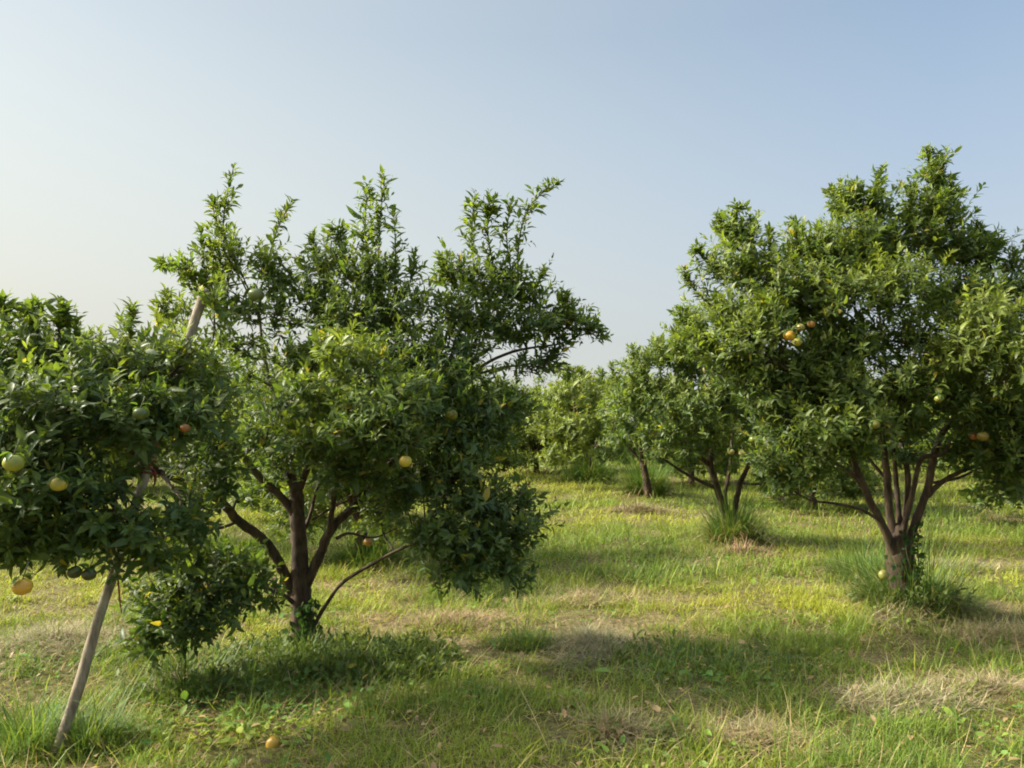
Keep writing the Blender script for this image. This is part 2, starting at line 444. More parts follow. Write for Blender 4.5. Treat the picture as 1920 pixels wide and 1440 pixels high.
def ground_cover():
    rng = np.random.default_rng(8)
    g = Geo()
    N = 60000
    y = 2.9 + 8 * rng.random(N) ** 1.4; x = (rng.random(N) * 2 - 1) * (y * .68 + .8)
    f = fbm(x * 1.6, y * 1.6, 91, 3)
    spots = patch(x, y, [(430, 1370, .55, .3, 1), (620, 1290, .8, .4, 1), (380, 1310, .4, .3, .9), (250, 1380, .3, .2, .7), (1300, 1270, .5, .3, .8), (1700, 1120, .5, .4, .7), (700, 1230, .6, .3, .9)])
    litter = rng.random(N) < .05
    keep = (rng.random(N) < np.clip((f - .52) * 3, 0, .4) * .6 + spots * .8) | litter
    x = x[keep]; y = y[keep]; litter = litter[keep]; N = len(x)
    z = height(x, y) + rng.random(N) * .05 + .01
    az = rng.random(N) * 6.283; el = rng.normal(.15, .35, N)
    a = np.stack([np.cos(az) * np.cos(el), np.sin(az) * np.cos(el), np.sin(el)], -1)
    nr = np.array([0, 0, 1.0]) + rng.normal(0, .3, (N, 3))
    dry, lush, yel = fields(x, y)
    c = C_LUSH * 1.25 + (C_YEL - C_LUSH) * np.clip(yel * .8 + rng.normal(0, .1, N), 0, 1)[:, None]
    c = np.where((litter | (rng.random(N) < .08))[:, None], np.array([.32, .22, .11]) * (.4 + rng.random((N, 1))), c) * (1 + rng.normal(0, .15, (N, 1)))
    L = .036 * np.exp(rng.normal(0, .35, N))
    leaves(g, np.stack([x, y, z], -1), a, nr, L, L * (.42 + .2 * rng.random(N)), np.clip(c, .01, .6), 0, rng.random(N) * .3)
    link("ground_cover", g.mesh("ground_cover", [M_GRASS]), kind="stuff", label="small broad leaved weeds creeping through the grass", category="weeds")
ground_cover()

# ------------------------------------------------------------------ trees
GREEN_SHADED = np.array([.052, .092, .028]); GREEN_MID = np.array([.088, .138, .034]); GREEN_YOUNG_LIT = np.array([.27, .295, .045])  # young leaf tint; clump shade and sunlight also put into these greens

def shoots(g, rng, base, d, length, nleaf, Lm, Wm, young_lit, dark):
    """leafy twigs: base (N,3), direction d (N,3)"""
    N = len(base)
    d = norm(d)
    tip = base + d * length[:, None]
    # twig stems, three sided
    s = norm(np.cross(d, np.array([.3, .5, .81]))); t = np.cross(d, s)
    V = np.empty((N, 4, 3)); r = .0028
    for k in range(3):
        a = k * 2.094
        V[:, k] = base + (s * math.cos(a) + t * math.sin(a)) * r
    V[:, 3] = tip
    off = (np.arange(N) * 4)[:, None, None]
    g.add(V.reshape(-1, 3), None, (np.array([[0, 1, 3], [1, 2, 3], [2, 0, 3]])[None] + off).reshape(-1, 3), (.06, .075, .03), 1)
    # leaves in a spiral up the stem
    k = np.arange(nleaf)
    f = (k + .6) / nleaf
    ph = (k * 2.4)[None, :] + rng.random(N)[:, None] * 6.283 + rng.normal(0, .25, (N, nleaf))
    rad = s[:, None, :] * np.cos(ph)[..., None] + t[:, None, :] * np.sin(ph)[..., None]
    open_ = (1.10 - .70 * f)[None, :] + rng.normal(0, .26, (N, nleaf))
    ax = d[:, None, :] * np.cos(open_)[..., None] + rad * np.sin(open_)[..., None]
    ax = norm(ax + rng.normal(0, .10, ax.shape) + np.array([0, 0, -.06]))
    nr = norm(d[:, None, :] * np.sin(open_)[..., None] - rad * np.cos(open_)[..., None] + np.array([0, 0, .55]) + rng.normal(0, .28, ax.shape))
    b = base[:, None, :] + d[:, None, :] * (length[:, None] * (.08 + .92 * f)[None, :])[..., None] + rad * .004
    L = Lm * np.exp(rng.normal(0, .27, (N, nleaf))) * (1.06 - .38 * np.maximum(f - .6, 0) / .4)[None, :]
    W = L * Wm * (1 + rng.normal(0, .2, (N, nleaf)))
    yg = np.clip(young_lit[:, None] + .30 * np.maximum(f - .55, 0)[None, :] + rng.normal(0, .09, (N, nleaf)), 0, 1)
    base_c = GREEN_MID + (GREEN_SHADED - GREEN_MID) * dark[:, None]
    c = base_c[:, None, :] + (GREEN_YOUNG_LIT - base_c[:, None, :]) * yg[..., None]
    c = c * (1 + rng.normal(0, .15, (N, nleaf, 1)))
    sick = rng.random((N, nleaf)) < .012
    c[sick] = (.34, .27, .04)
    keep = rng.random((N, nleaf)) < .86
    leaves(g, b[keep], ax[keep], nr[keep], L[keep], W[keep], np.clip(c[keep], .008, .6), 0, np.abs(rng.normal(.12, .2, keep.sum())))

def clump(g, rng, c, r, leafK, Lm=.068, Wm=.36, young_lit=.12, dark=.4, core=None, up=.55, edge=.45, nleaf=13):
    """a mass of shoots in an ellipsoid; centre c, radii r"""
    area = math.pi * (r[0] * r[2] + r[1] * r[2] + r[0] * r[1]) / 3
    N = max(4, int(area * leafK / nleaf))
    dirs = norm(rng.normal(0, 1, (N, 3)))
    rr = rng.random(N) ** edge
    rr = rr * (1 + .24 * rng.normal(0, 1, N))
    p = c + dirs * rr[:, None] * r * .88
    out = dirs * np.array([.9, .9, .6]) + rng.normal(0, .38, (N, 3)) + np.array([0, 0, up])
    if core is not None: out += norm(p - core) * .45
    le = .09 + .12 * rng.random(N) + .16 * rng.random(N) ** 5
    yg = np.clip(young_lit + .14 * (dirs[:, 2] * rr) + rng.normal(0, .09, N), 0, 1)
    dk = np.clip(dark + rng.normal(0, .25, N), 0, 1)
    shoots(g, rng, p - norm(out) * le[:, None] * .4, out, le, nleaf, Lm, Wm, yg, dk)

def sprout(g, rng, pts, Lm=.072, Wm=.34, side=5, young_lit=.2, spread=.16, seg=9):
    """a long upright water shoot: leafy stem with short side shoots"""
    S = spline(np.asarray(pts), seg)
    tube(g, np.c_[S[::3], np.linspace(.008, .0025, len(S[::3]))], 2, 5, 0, None, 1)
    d = norm(np.gradient(S, axis=0)); n = len(S)
    shoots(g, rng, S[:-1], d[:-1] + rng.normal(0, .05, (n - 1, 3)), np.linalg.norm(np.diff(S, axis=0), axis=1) * 1.3, 4, Lm, Wm, np.full(n - 1, young_lit), np.full(n - 1, .5))
    m = max(2, n // 2) * side // 4
    i = rng.integers(0, n - 2, m); f = i / n
    dd = d[i] + rng.normal(0, .75, (m, 3)) + np.array([0, 0, .35])
    le = spread * (1.25 - 1.0 * f) * (.6 + .6 * rng.random(m)) + .03
    shoots(g, rng, S[i], dd, le, 9, Lm, Wm, np.full(m, young_lit) + rng.normal(0, .05, m), np.full(m, .45))

def build_tree(base, trunk, limbs, clumps, sprouts, tags, seed, leafK=3300, Lm=.068, name="orange_tree", low=0.15, core_up=1.0, bough=.017, sides=10):
    """trunk, limbs: rows (px, py, depth, radius); clumps: (px, py, rx px, ry px, depth, depth radius m, young, dark[, k])"""
    rng = np.random.default_rng(seed)
    root = empty(name, tuple(base), **tags)
    W = lambda rows: np.array([[*at(a, b, d), r] for a, b, d, r in rows])
    org = np.asarray(base)
    T = W(trunk)
    gt = Geo(); tube(gt, T, 6, 16, .05, rng, 0, .02)
    LS = []
    for L in limbs:
        g = Geo(); P = W(L); P[:, 3] *= .66; S = tube(g, P, 6, sides, .06, rng, 0, .05); LS.append([g, S])
    core = org + np.array([0, 0, core_up])
    gc = Geo()
    allp = np.concatenate([s[1][:, :3] for s in LS]); ids = np.concatenate([np.full(len(s[1]), i) for i, s in enumerate(LS)])
    allr = np.concatenate([s[1][:, 3] for s in LS])
    for cl in clumps:
        px, py, rx, ry, d, rd, yg, dk = cl[:8]; kk = cl[8] if len(cl) > 8 else 1.0
        c = at(px, py, d); r = np.array([rx / FPX * d, rd, ry / FPX * d])
        # a bough from the nearest limb into the clump, forking inside it
        dist = np.linalg.norm(allp - c, axis=1) + np.maximum(0, allp[:, 2] - c[2] + .05) * .8 + (allr < .008) * .3
        j = int(np.argmin(dist)); a = allp[j]
        mid = (a + c) / 2 + rng.normal(0, .05, 3) + np.array([0, 0, .06 * np.linalg.norm(c - a)])
        r0 = min(allr[j] * .7, bough * (.7 + .5 * min(1.2, np.linalg.norm(c - a))))
        S = tube(LS[ids[j]][0], np.array([[*a, r0], [*mid, r0 * .75], [*c, r0 * .5]]), 4, 7, .06, rng, 0, .1)
        for q in range(7):
            e = c + norm(rng.normal(0, 1, 3) + np.array([0, 0, .35])) * r * (.65 + .3 * rng.random())
            m2 = (c + e) / 2 + rng.normal(0, .03, 3)
            st = S[rng.integers(len(S) // 2, len(S)), :3]
            tube(LS[ids[j]][0], np.array([[*st, r0 * .42], [*m2, r0 * .3], [*e, r0 * .14]]), 3, 5, .05, rng, 0, .1)
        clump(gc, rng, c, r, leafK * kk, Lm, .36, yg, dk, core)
    for sp in sprouts:
        pts = [at(*q) for q in sp[0]]
        sprout(gc, rng, pts, Lm * 1.05, .33, sp[1], sp[2], sp[3])
        # joins it to the wood below
        j = int(np.argmin(np.linalg.norm(allp - pts[0], axis=1)))
        a = allp[j]; mid = (a + pts[0]) / 2 + rng.normal(0, .03, 3)
        tube(LS[ids[j]][0], np.array([[*a, min(.012, allr[j] * .7)], [*mid, .010], [*pts[0], .008]]), 3, 6, .05, rng)
    link("trunk", gt.mesh("trunk", [M_BARK], True, org), root)
    for g, S in LS: link("limb", g.mesh("limb", [M_BARK], True, org), root)
    link("crown", gc.mesh("crown", [M_LEAF, M_TWIG], False, org), root)
    return root

# --- the big tree left of the middle, its left limb held up by a pole
ax_, ay_ = on_ground(567, 1215)
A0 = ay_
def relA(rows): return rows
A_trunk = [(568, 1238, A0, .105), (567, 1212, A0, .084), (566, 1160, A0, .073), (563, 1100, A0, .072), (562, 1050, A0, .058), (560, 1000, A0, .054), (556, 950, A0 + .02, .054), (556, 912, A0 + .03, .046)]
A_limbs = [
    [(552, 1120, A0, .060), (532, 1075, A0 - .04, .056), (512, 1035, A0 - .1, .052), (483, 1003, A0 - .2, .050), (445, 975, A0 - .3, .047), (415, 942, A0 - .45, .043), (365, 912, A0 - .7, .036), (300, 885, A0 - 1.0, .030), (235, 840, A0 - 1.25, .024), (150, 822, A0 - 1.45, .018), (60, 812, A0 - 1.65, .010)],
    [(445, 978, A0 - .3, .018), (410, 990, A0 - .45, .016), (360, 985, A0 - .6, .013), (280, 960, A0 - .9, .008)],
    [(556, 972, A0, .046), (528, 932, A0 - .02, .042), (497, 905, A0 - .05, .040), (462, 865, A0 - .1, .036), (425, 815, A0 - .2, .030), (385, 775, A0 - .4, .022), (330, 720, A0 - .6, .012)],
    [(554, 925, A0, .044), (538, 880, A0 + .1, .040), (530, 820, A0 + .2, .034), (522, 765, A0 + .3, .028), (505, 715, A0 + .4, .024), (492, 650, A0 + .45, .019), (483, 590, A0 + .5, .014), (440, 500, A0 + .5, .008)],
    [(558, 925, A0 + .02, .042), (575, 880, A0, .038), (592, 830, A0 - .1, .030), (610, 760, A0 - .25, .022), (650, 690, A0 - .4, .012)],
    [(556, 925, A0 + .04, .034), (548, 850, A0 + .1, .028), (570, 740, A0 + .2, .022), (600, 620, A0 + .3, .014), (560, 540, A0 + .3, .008)],
    [(575, 1095, A0, .056), (596, 1050, A0, .052), (612, 1010, A0, .050), (632, 978, A0 + .02, .046), (670, 945, A0 + .05, .042), (700, 905, A0 + .1, .036), (760, 840, A0 + .2, .030), (830, 770, A0 + .3, .026), (885, 700, A0 + .4, .022), (960, 660, A0 + .45, .017), (1050, 645, A0 + .5, .010)],
    [(616, 1005, A0, .032), (625, 940, A0 - .04, .028), (634, 870, A0 - .1, .024), (650, 780, A0, .020), (690, 680, A0 + .1, .016), (705, 560, A0 + .2, .010)],
    [(562, 1010, A0 + .05, .026), (582, 965, A0 + .1, .020), (596, 910, A0 + .2, .017), (640, 800, A0 + .4, .014), (740, 660, A0 + .5, .010)],
    [(585, 975, A0 + .1, .013), (630, 948, A0 + .1, .012), (672, 928, A0 + .05, .010), (720, 880, A0, .007)],
    [(630, 1010, A0, .018), (655, 1000, A0 + .02, .015), (700, 1008, A0 + .05, .010), (745, 990, A0 + .1, .006)],
    [(586, 1180, A0 - .02, .020), (606, 1142, A0 - .08, .020), (640, 1095, A0 - .15, .019), (690, 1062, A0 - .2, .018), (750, 1030, A0 - .25, .015), (810, 1008, A0 - .28, .012), (880, 985, A0 - .3, .008)],
    [(556, 1135, A0 - .03, .024), (525, 1112, A0 - .12, .021), (480, 1100, A0 - .25, .018), (420, 1100, A0 - .45, .015), (350, 1120, A0 - .6, .010)],
    [(870, 715, A0 + .4, .017), (895, 660, A0 + .45, .014), (905, 600, A0 + .5, .012), (930, 520, A0 + .5, .007)],
    [(885, 705, A0 + .4, .016), (940, 690, A0 + .45, .014), (1010, 680, A0 + .5, .010)],
]
A_cl = [  # left mass, nearer the camera
    (60, 660, 95, 75, 4.1, .45, .10, .5), (-20, 720, 110, 110, 3.9, .5, .10, .5), (120, 760, 120, 90, 3.8, .5, .08, .6), (225, 680, 95, 65, 4.2, .4, .14, .4), (250, 785, 105, 75, 4.0, .4, .08, .6),
    (315, 690, 70, 60, 4.4, .35, .20, .3), (350, 770, 90, 85, 4.2, .35, .10, .5), (60, 870, 110, 90, 3.7, .45, .05, .8), (150, 920, 85, 75, 3.8, .4, .05, .8), (400, 850, 60, 50, 4.6, .3, .05, .7),
    (-60, 900, 110, 120, 3.7, .5, .06, .7), (80, 1000, 100, 55, 3.75, .35, .06, .8), (210, 1000, 100, 55, 3.8, .3, .05, .8), (350, 960, 55, 45, 4.2, .3, .05, .9, .8), (355, 985, 50, 40, 4.4, .25, .04, .9, .9), (15, 1020, 60, 50, 3.6, .3, .16, .5),
    (270, 1040, 60, 30, 4.0, .2, .05, .8), (30, 940, 90, 60, 3.5, .3, .1, .6), (400, 720, 35, 50, 4.6, .25, .12, .4), (398, 556, 26, 24, 4.3, .12, .2, .4, .7), (362, 665, 40, 28, 4.2, .18, .2, .4, .8), (340, 590, 36, 40, 5.2, .2, .25, .3, .6), (330, 640, 30, 30, 5.0, .2, .22, .3, .6),
    # upper left, airy
    (375, 520, 62, 42, 5.6, .3, .22, .3, .75), (440, 490, 62, 40, 5.7, .3, .22, .3, .75), (430, 570, 60, 50, 5.6, .3, .16, .5, .65), (520, 520, 50, 48, 5.8, .3, .14, .5, .7), (520, 590, 55, 50, 5.8, .3, .08, .7, .55), (470, 650, 40, 30, 5.7, .2, .06, .8, .45),
    (420, 640, 36, 40, 5.5, .2, .12, .6, .55), (465, 705, 34, 16, 5.7, .15, .0, .9, .4),
    # centre back and top
    (610, 500, 55, 35, 5.8, .3, .12, .5, .7), (600, 560, 60, 50, 5.8, .35, .08, .6), (690, 520, 70, 50, 5.7, .35, .14, .5), (650, 610, 90, 70, 5.6, .45, .08, .6), (745, 590, 65, 55, 5.7, .4, .08, .6),
    (560, 690, 60, 60, 5.5, .4, .06, .6), (760, 680, 90, 80, 5.5, .45, .08, .6), (570, 770, 70, 60, 5.3, .4, .05, .7), (830, 740, 90, 80, 5.5, .5, .05, .8), (900, 800, 75, 70, 5.5, .4, .04, .9), (840, 830, 90, 60, 5.3, .4, .04, .9),
    (950, 760, 50, 45, 5.6, .3, .05, .9, .8), (790, 900, 80, 45, 5.2, .35, .04, .9), (660, 880, 75, 45, 5.0, .35, .04, .9, .8), (500, 830, 55, 40, 5.0, .3, .05, .8, .8), (640, 905, 75, 30, 5.6, .3, .05, .8, .7), (520, 872, 45, 30, 5.6, .25, .05, .8, .7), (405, 905, 50, 38, 4.7, .25, .05, .8, .8), (460, 930, 30, 22, 5.3, .2, .06, .8, .6), (715, 955, 45, 28, 5.4, .25, .05, .8, .7), (590, 850, 50, 30, 5.1, .25, .06, .7, .7), (740, 940, 40, 35, 5.1, .2, .06, .8, .7), (860, 890, 60, 35, 5.2, .3, .04, .9),
    # centre front, sunlight put into paler, yellower leaf tints
    (660, 670, 85, 50, 4.9, .35, .30, .2), (590, 740, 60, 45, 4.8, .3, .18, .3), (720, 760, 90, 60, 4.75, .35, .12, .4), (650, 810, 80, 50, 4.7, .3, .14, .4), (740, 830, 75, 45, 4.8, .3, .14, .4), (790, 740, 60, 50, 5.0, .3, .10, .4), (560, 820, 45, 35, 4.8, .25, .16, .4),
    # right wing
    (860, 520, 50, 40, 5.9, .3, .14, .5, .85), (930, 540, 70, 50, 5.9, .3, .14, .5), (850, 590, 60, 50, 5.8, .35, .08, .7), (930, 610, 80, 45, 5.9, .35, .07, .7), (1000, 560, 42, 40, 6.0, .25, .10, .7, .6), (1020, 610, 60, 45, 5.9, .3, .06, .8, .8),
    (1070, 600, 40, 35, 5.9, .25, .10, .6, .7), (1110, 620, 24, 22, 5.95, .15, .14, .5, .5), (980, 690, 60, 26, 5.9, .2, .03, 1, .45), (1030, 670, 40, 30, 5.9, .2, .03, .9, .6), (860, 660, 60, 40, 5.7, .3, .06, .7),
    # low cluster on the right
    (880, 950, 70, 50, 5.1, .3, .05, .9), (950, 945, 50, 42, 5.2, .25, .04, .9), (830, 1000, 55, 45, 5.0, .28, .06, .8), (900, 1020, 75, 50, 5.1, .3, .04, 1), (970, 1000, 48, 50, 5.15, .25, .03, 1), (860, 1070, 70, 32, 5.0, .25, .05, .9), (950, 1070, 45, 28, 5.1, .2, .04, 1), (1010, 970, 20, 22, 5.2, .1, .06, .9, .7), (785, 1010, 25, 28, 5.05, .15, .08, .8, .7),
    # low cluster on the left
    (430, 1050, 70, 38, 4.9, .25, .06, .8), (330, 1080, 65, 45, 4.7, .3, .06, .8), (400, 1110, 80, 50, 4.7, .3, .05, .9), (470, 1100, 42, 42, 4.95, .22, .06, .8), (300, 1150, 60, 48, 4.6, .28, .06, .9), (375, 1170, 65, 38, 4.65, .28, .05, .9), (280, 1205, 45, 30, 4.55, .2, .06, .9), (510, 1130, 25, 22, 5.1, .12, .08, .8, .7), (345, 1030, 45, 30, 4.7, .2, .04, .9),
]
A_sp = [([(422, 480, 5.7), (420, 400, 5.7), (438, 312, 5.7)], 7, .22, .15), ([(440, 490, 5.75), (408, 420, 5.75), (396, 375, 5.75)], 5, .22, .10), ([(500, 500, 5.8), (520, 430, 5.8), (548, 375, 5.8)], 5, .2, .12),
        ([(690, 500, 5.7), (685, 420, 5.7), (690, 345, 5.7)], 9, .18, .17), ([(710, 500, 5.6), (712, 420, 5.6), (722, 330, 5.6)], 10, .18, .17), ([(740, 540, 5.7), (742, 470, 5.7), (738, 400, 5.7)], 6, .15, .12), ([(650, 520, 5.7), (640, 460, 5.7), (622, 428, 5.7)], 7, .16, .14), ([(755, 560, 5.7), (775, 510, 5.7), (778, 470, 5.7)], 4, .12, .1),
        ([(890, 520, 5.9), (885, 440, 5.9), (890, 365, 5.9)], 8, .2, .15), ([(930, 520, 5.9), (915, 440, 5.9), (918, 360, 5.9)], 9, .2, .16), ([(960, 520, 5.9), (950, 440, 5.9), (960, 378, 5.9)], 6, .2, .14), ([(970, 540, 5.95), (975, 440, 5.95), (1000, 378, 5.95), (1048, 342, 5.95)], 6, .24, .10),
        ([(400, 530, 5.6), (350, 505, 5.6), (304, 492, 5.6)], 4, .15, .1), ([(240, 640, 4.3), (246, 605, 4.3), (247, 575, 4.3)], 3, .15, .08), ([(20, 610, 4.1), (10, 590, 4.1), (2, 562, 4.1)], 4, .2, .1), ([(110, 620, 4.1), (116, 600, 4.1), (120, 580, 4.1)], 4, .2, .1), ([(70, 620, 4.1), (66, 600, 4.1), (62, 580, 4.1)], 5, .2, .1),
        ([(320, 640, 5.1), (312, 590, 5.1), (312, 548, 5.1)], 4, .26, .09), ([(1050, 590, 5.9), (1060, 570, 5.9), (1062, 548, 5.9)], 4, .18, .08), ([(1090, 620, 5.95), (1115, 610, 5.95), (1130, 632, 5.95)], 3, .1, .08), ([(600, 500, 5.8), (590, 470, 5.8), (585, 450, 5.8)], 4, .16, .1), ([(840, 520, 5.9), (828, 500, 5.9), (826, 480, 5.9)], 4, .15, .1),
        ([(990, 560, 6), (1010, 530, 6), (1020, 500, 6)], 3, .08, .07), ([(380, 500, 5.6), (378, 460, 5.6), (376, 430, 5.6)], 3, .15, .08)]
build_tree((ax_, ay_, 0), A_trunk, A_limbs, A_cl, A_sp,
           dict(label="wide spreading orange tree left of the middle, its left side propped by a pole", category="tree", group="orange trees of the orchard"), 11, leafK=5000, Lm=.055)

# --- the tall tree on the right
cx_, cy_ = on_ground(1690, 1150)
C0 = cy_
C_trunk = [(1695, 1175, C0, .15), (1692, 1145, C0, .125), (1690, 1100, C0, .112), (1688, 1060, C0, .112), (1686, 1020, C0, .098), (1684, 985, C0, .05)]
C_limbs = [
    [(1680, 1045, C0 - .03, .060), (1655, 985, C0 - .08, .052), (1634, 945, C0 - .12, .048), (1612, 895, C0 - .18, .042), (1598, 855, C0 - .2, .038), (1575, 800, C0 - .3, .030), (1530, 740, C0 - .4, .022), (1460, 680, C0 - .5, .012)],
    [(1644, 972, C0 - .1, .022), (1612, 955, C0 - .16, .019), (1565, 944, C0 - .25, .017), (1515, 936, C0 - .3, .014), (1465, 905, C0 - .35, .009)],
    [(1622, 920, C0 - .15, .028), (1598, 890, C0 - .2, .025), (1560, 865, C0 - .3, .021), (1510, 830, C0 - .4, .012)],
    [(1682, 1020, C0, .056), (1668, 960, C0, .050), (1663, 890, C0, .046), (1655, 830, C0, .040), (1640, 760, C0, .032), (1610, 680, C0 + .1, .025), (1560, 600, C0 + .1, .018), (1440, 500, C0 + .2, .010)],
    [(1690, 1010, C0 + .05, .048), (1700, 950, C0 + .08, .042), (1702, 890, C0 + .1, .036), (1690, 830, C0 + .15, .032), (1695, 740, C0 + .2, .028), (1720, 640, C0 + .25, .024), (1728, 540, C0 + .3, .018), (1745, 400, C0 + .3, .009)],
    [(1698, 1030, C0 - .02, .058), (1720, 970, C0 - .05, .050), (1738, 920, C0 - .08, .046), (1750, 860, C0 - .08, .044), (1765, 815, C0 - .05, .040), (1795, 775, C0, .035), (1818, 720, C0 + .05, .028), (1850, 640, C0 + .1, .020), (1860, 560, C0 + .1, .010)],
    [(1738, 930, C0 - .08, .036), (1765, 905, C0 - .1, .030), (1800, 885, C0 - .1, .026), (1850, 868, C0 - .1, .019), (1930, 860, C0 - .1, .012)],
    [(1692, 1000, C0 - .04, .036), (1712, 920, C0 - .1, .032), (1728, 860, C0 - .15, .026), (1770, 850, C0 - .2, .020), (1800, 800, C0 - .3, .014), (1900, 760, C0 - .4, .010)],
    [(1750, 905, C0 - .05, .020), (1800, 895, C0, .017), (1850, 870, C0 + .05, .010)],
    [(1664, 900, C0 + .02, .024), (1630, 860, C0 + .1, .020), (1605, 800, C0 + .2, .016), (1540, 720, C0 + .3, .009)],
    [(1688, 990, C0 + .02, .036), (1680, 900, C0 + .1, .030), (1672, 800, C0 + .2, .024), (1650, 600, C0 + .3, .016), (1620, 450, C0 + .3, .008)],
]
C_cl = [
    (1750, 330, 30, 45, 6.6, .2, .16, .4, .8), (1745, 400, 55, 50, 6.6, .35, .18, .4), (1640, 385, 48, 40, 6.6, .3, .16, .4, .8), (1590, 375, 34, 35, 6.6, .25, .18, .4, .8), (1690, 450, 80, 55, 6.6, .4, .12, .5, .8), (1790, 465, 65, 55, 6.7, .4, .16, .4), (1845, 480, 50, 40, 6.7, .3, .16, .4, .8),
    (1600, 450, 60, 50, 6.5, .4, .18, .4), (1510, 470, 55, 42, 6.5, .4, .18, .3, .9), (1380, 435, 36, 38, 6.5, .25, .18, .4, .7), (1400, 500, 60, 50, 6.4, .35, .2, .3), (1335, 500, 28, 30, 6.4, .2, .2, .3, .7), (1460, 540, 75, 55, 6.3, .4, .25, .2),
    (1560, 560, 90, 60, 6.2, .45, .26, .2), (1680, 540, 90, 60, 6.1, .4, .28, .2), (1790, 560, 80, 60, 6.5, .5, .10, .6), (1880, 560, 60, 55, 6.6, .4, .10, .5), (1900, 500, 24, 26, 6.6, .2, .16, .5, .7), (1360, 590, 60, 50, 6.3, .35, .22, .3), (1320, 650, 45, 40, 6.4, .3, .18, .4),
    (1410, 650, 80, 55, 6.1, .4, .22, .3), (1510, 690, 80, 50, 6.2, .4, .12, .5), (1600, 650, 80, 55, 6.2, .4, .14, .5), (1700, 640, 60, 50, 6.2, .4, .14, .5, .8), (1850, 600, 70, 50, 5.8, .35, .36, .1), (1800, 660, 70, 50, 5.8, .35, .30, .2), (1900, 680, 70, 60, 5.7, .4, .28, .2), (1960, 600, 60, 60, 6.1, .4, .2, .3), (1980, 720, 60, 80, 6.0, .5, .15, .4),
    (1460, 740, 80, 55, 6.2, .4, .10, .6), (1590, 730, 75, 50, 6.0, .35, .24, .2), (1700, 730, 70, 50, 6.0, .35, .14, .4), (1800, 750, 70, 50, 6.0, .35, .12, .5), (1900, 780, 70, 50, 6.0, .4, .12, .5), (1540, 800, 65, 42, 5.8, .3, .22, .3), (1620, 805, 60, 36, 5.9, .3, .14, .5), (1470, 810, 50, 40, 6.3, .3, .06, .8),
    (1600, 845, 50, 24, 6.2, .25, .1, .6, .7), (1700, 850, 60, 26, 6.7, .3, .06, .8, .7), (1790, 845, 50, 28, 6.5, .3, .06, .8, .7), (1880, 910, 50, 26, 6.4, .3, .08, .7, .7), (1510, 885, 45, 34, 6.1, .25, .12, .5, .7), (1480, 590, 60, 50, 6.6, .35, .12, .5), (1440, 600, 60, 45, 6.0, .3, .24, .2), (1560, 500, 60, 45, 6.4, .35, .2, .3), (1640, 490, 50, 40, 6.5, .3, .14, .4), (1930, 850, 60, 50, 5.9, .4, .12, .6), (1840, 800, 60, 40, 6.5, .3, .05, .8), (1760, 690, 60, 50, 6.6, .4, .06, .8), (1400, 700, 60, 45, 6.4, .35, .12, .5), (1530, 760, 60, 45, 6.5, .35, .05, .9),
    (1860, 850, 60, 40, 6.2, .3, .10, .7, .8), (1900, 880, 50, 30, 6.2, .3, .10, .7, .7), (1480, 890, 50, 36, 6.1, .22, .14, .5, .7), (1440, 860, 36, 30, 6.1, .2, .12, .5, .7), (1530, 860, 40, 28, 6.0, .2, .12, .5, .7), (1465, 935, 25, 12, 6.1, .12, .12, .5, .6), (1560, 640, 60, 40, 6.7, .4, .06, .8), (1700, 800, 50, 30, 6.2, .3, .1, .6, .7),
]
C_sp = [([(1750, 380, 6.6), (1748, 330, 6.6), (1742, 283, 6.6)], 8, .18, .14), ([(1765, 400, 6.6), (1768, 340, 6.6), (1762, 300, 6.6)], 8, .18, .15), ([(1780, 440, 6.6), (1790, 390, 6.6), (1785, 350, 6.6)], 6, .18, .13), ([(1640, 400, 6.6), (1640, 360, 6.6), (1655, 315, 6.6)], 5, .14, .1), ([(1620, 400, 6.6), (1610, 370, 6.6), (1605, 345, 6.6)], 5, .14, .1),
        ([(1575, 430, 6.6), (1568, 390, 6.6), (1565, 350, 6.6)], 7, .22, .12), ([(1700, 420, 6.6), (1708, 380, 6.6), (1710, 345, 6.6)], 7, .2, .13), ([(1390, 460, 6.5), (1382, 420, 6.5), (1380, 385, 6.5)], 7, .18, .13), ([(1370, 460, 6.5), (1358, 430, 6.5), (1350, 400, 6.5)], 6, .2, .1), ([(1400, 470, 6.5), (1410, 440, 6.5), (1405, 405, 6.5)], 5, .16, .09),
        ([(1450, 500, 6.4), (1446, 460, 6.4), (1443, 430, 6.4)], 6, .2, .1), ([(1330, 570, 6.4), (1300, 540, 6.4), (1283, 508, 6.4)], 6, .2, .09), ([(1330, 640, 6.4), (1290, 610, 6.4), (1270, 575, 6.4)], 6, .16, .1), ([(1340, 510, 6.4), (1315, 480, 6.4), (1305, 468, 6.4)], 5, .2, .1), ([(1500, 480, 6.5), (1495, 440, 6.5), (1492, 420, 6.5)], 5, .18, .12), ([(1850, 480, 6.7), (1845, 450, 6.7), (1830, 420, 6.7)], 6, .2, .12), ([(1320, 620, 6.3), (1275, 640, 6.3), (1262, 655, 6.3)], 5, .18, .1)]
build_tree((cx_, cy_, 0), C_trunk, C_limbs, C_cl, C_sp,
           dict(label="tallest and fullest orange tree, on the right, with a fan of reddish limbs", category="tree", group="orange trees of the orchard"), 12, leafK=6300, Lm=.055)

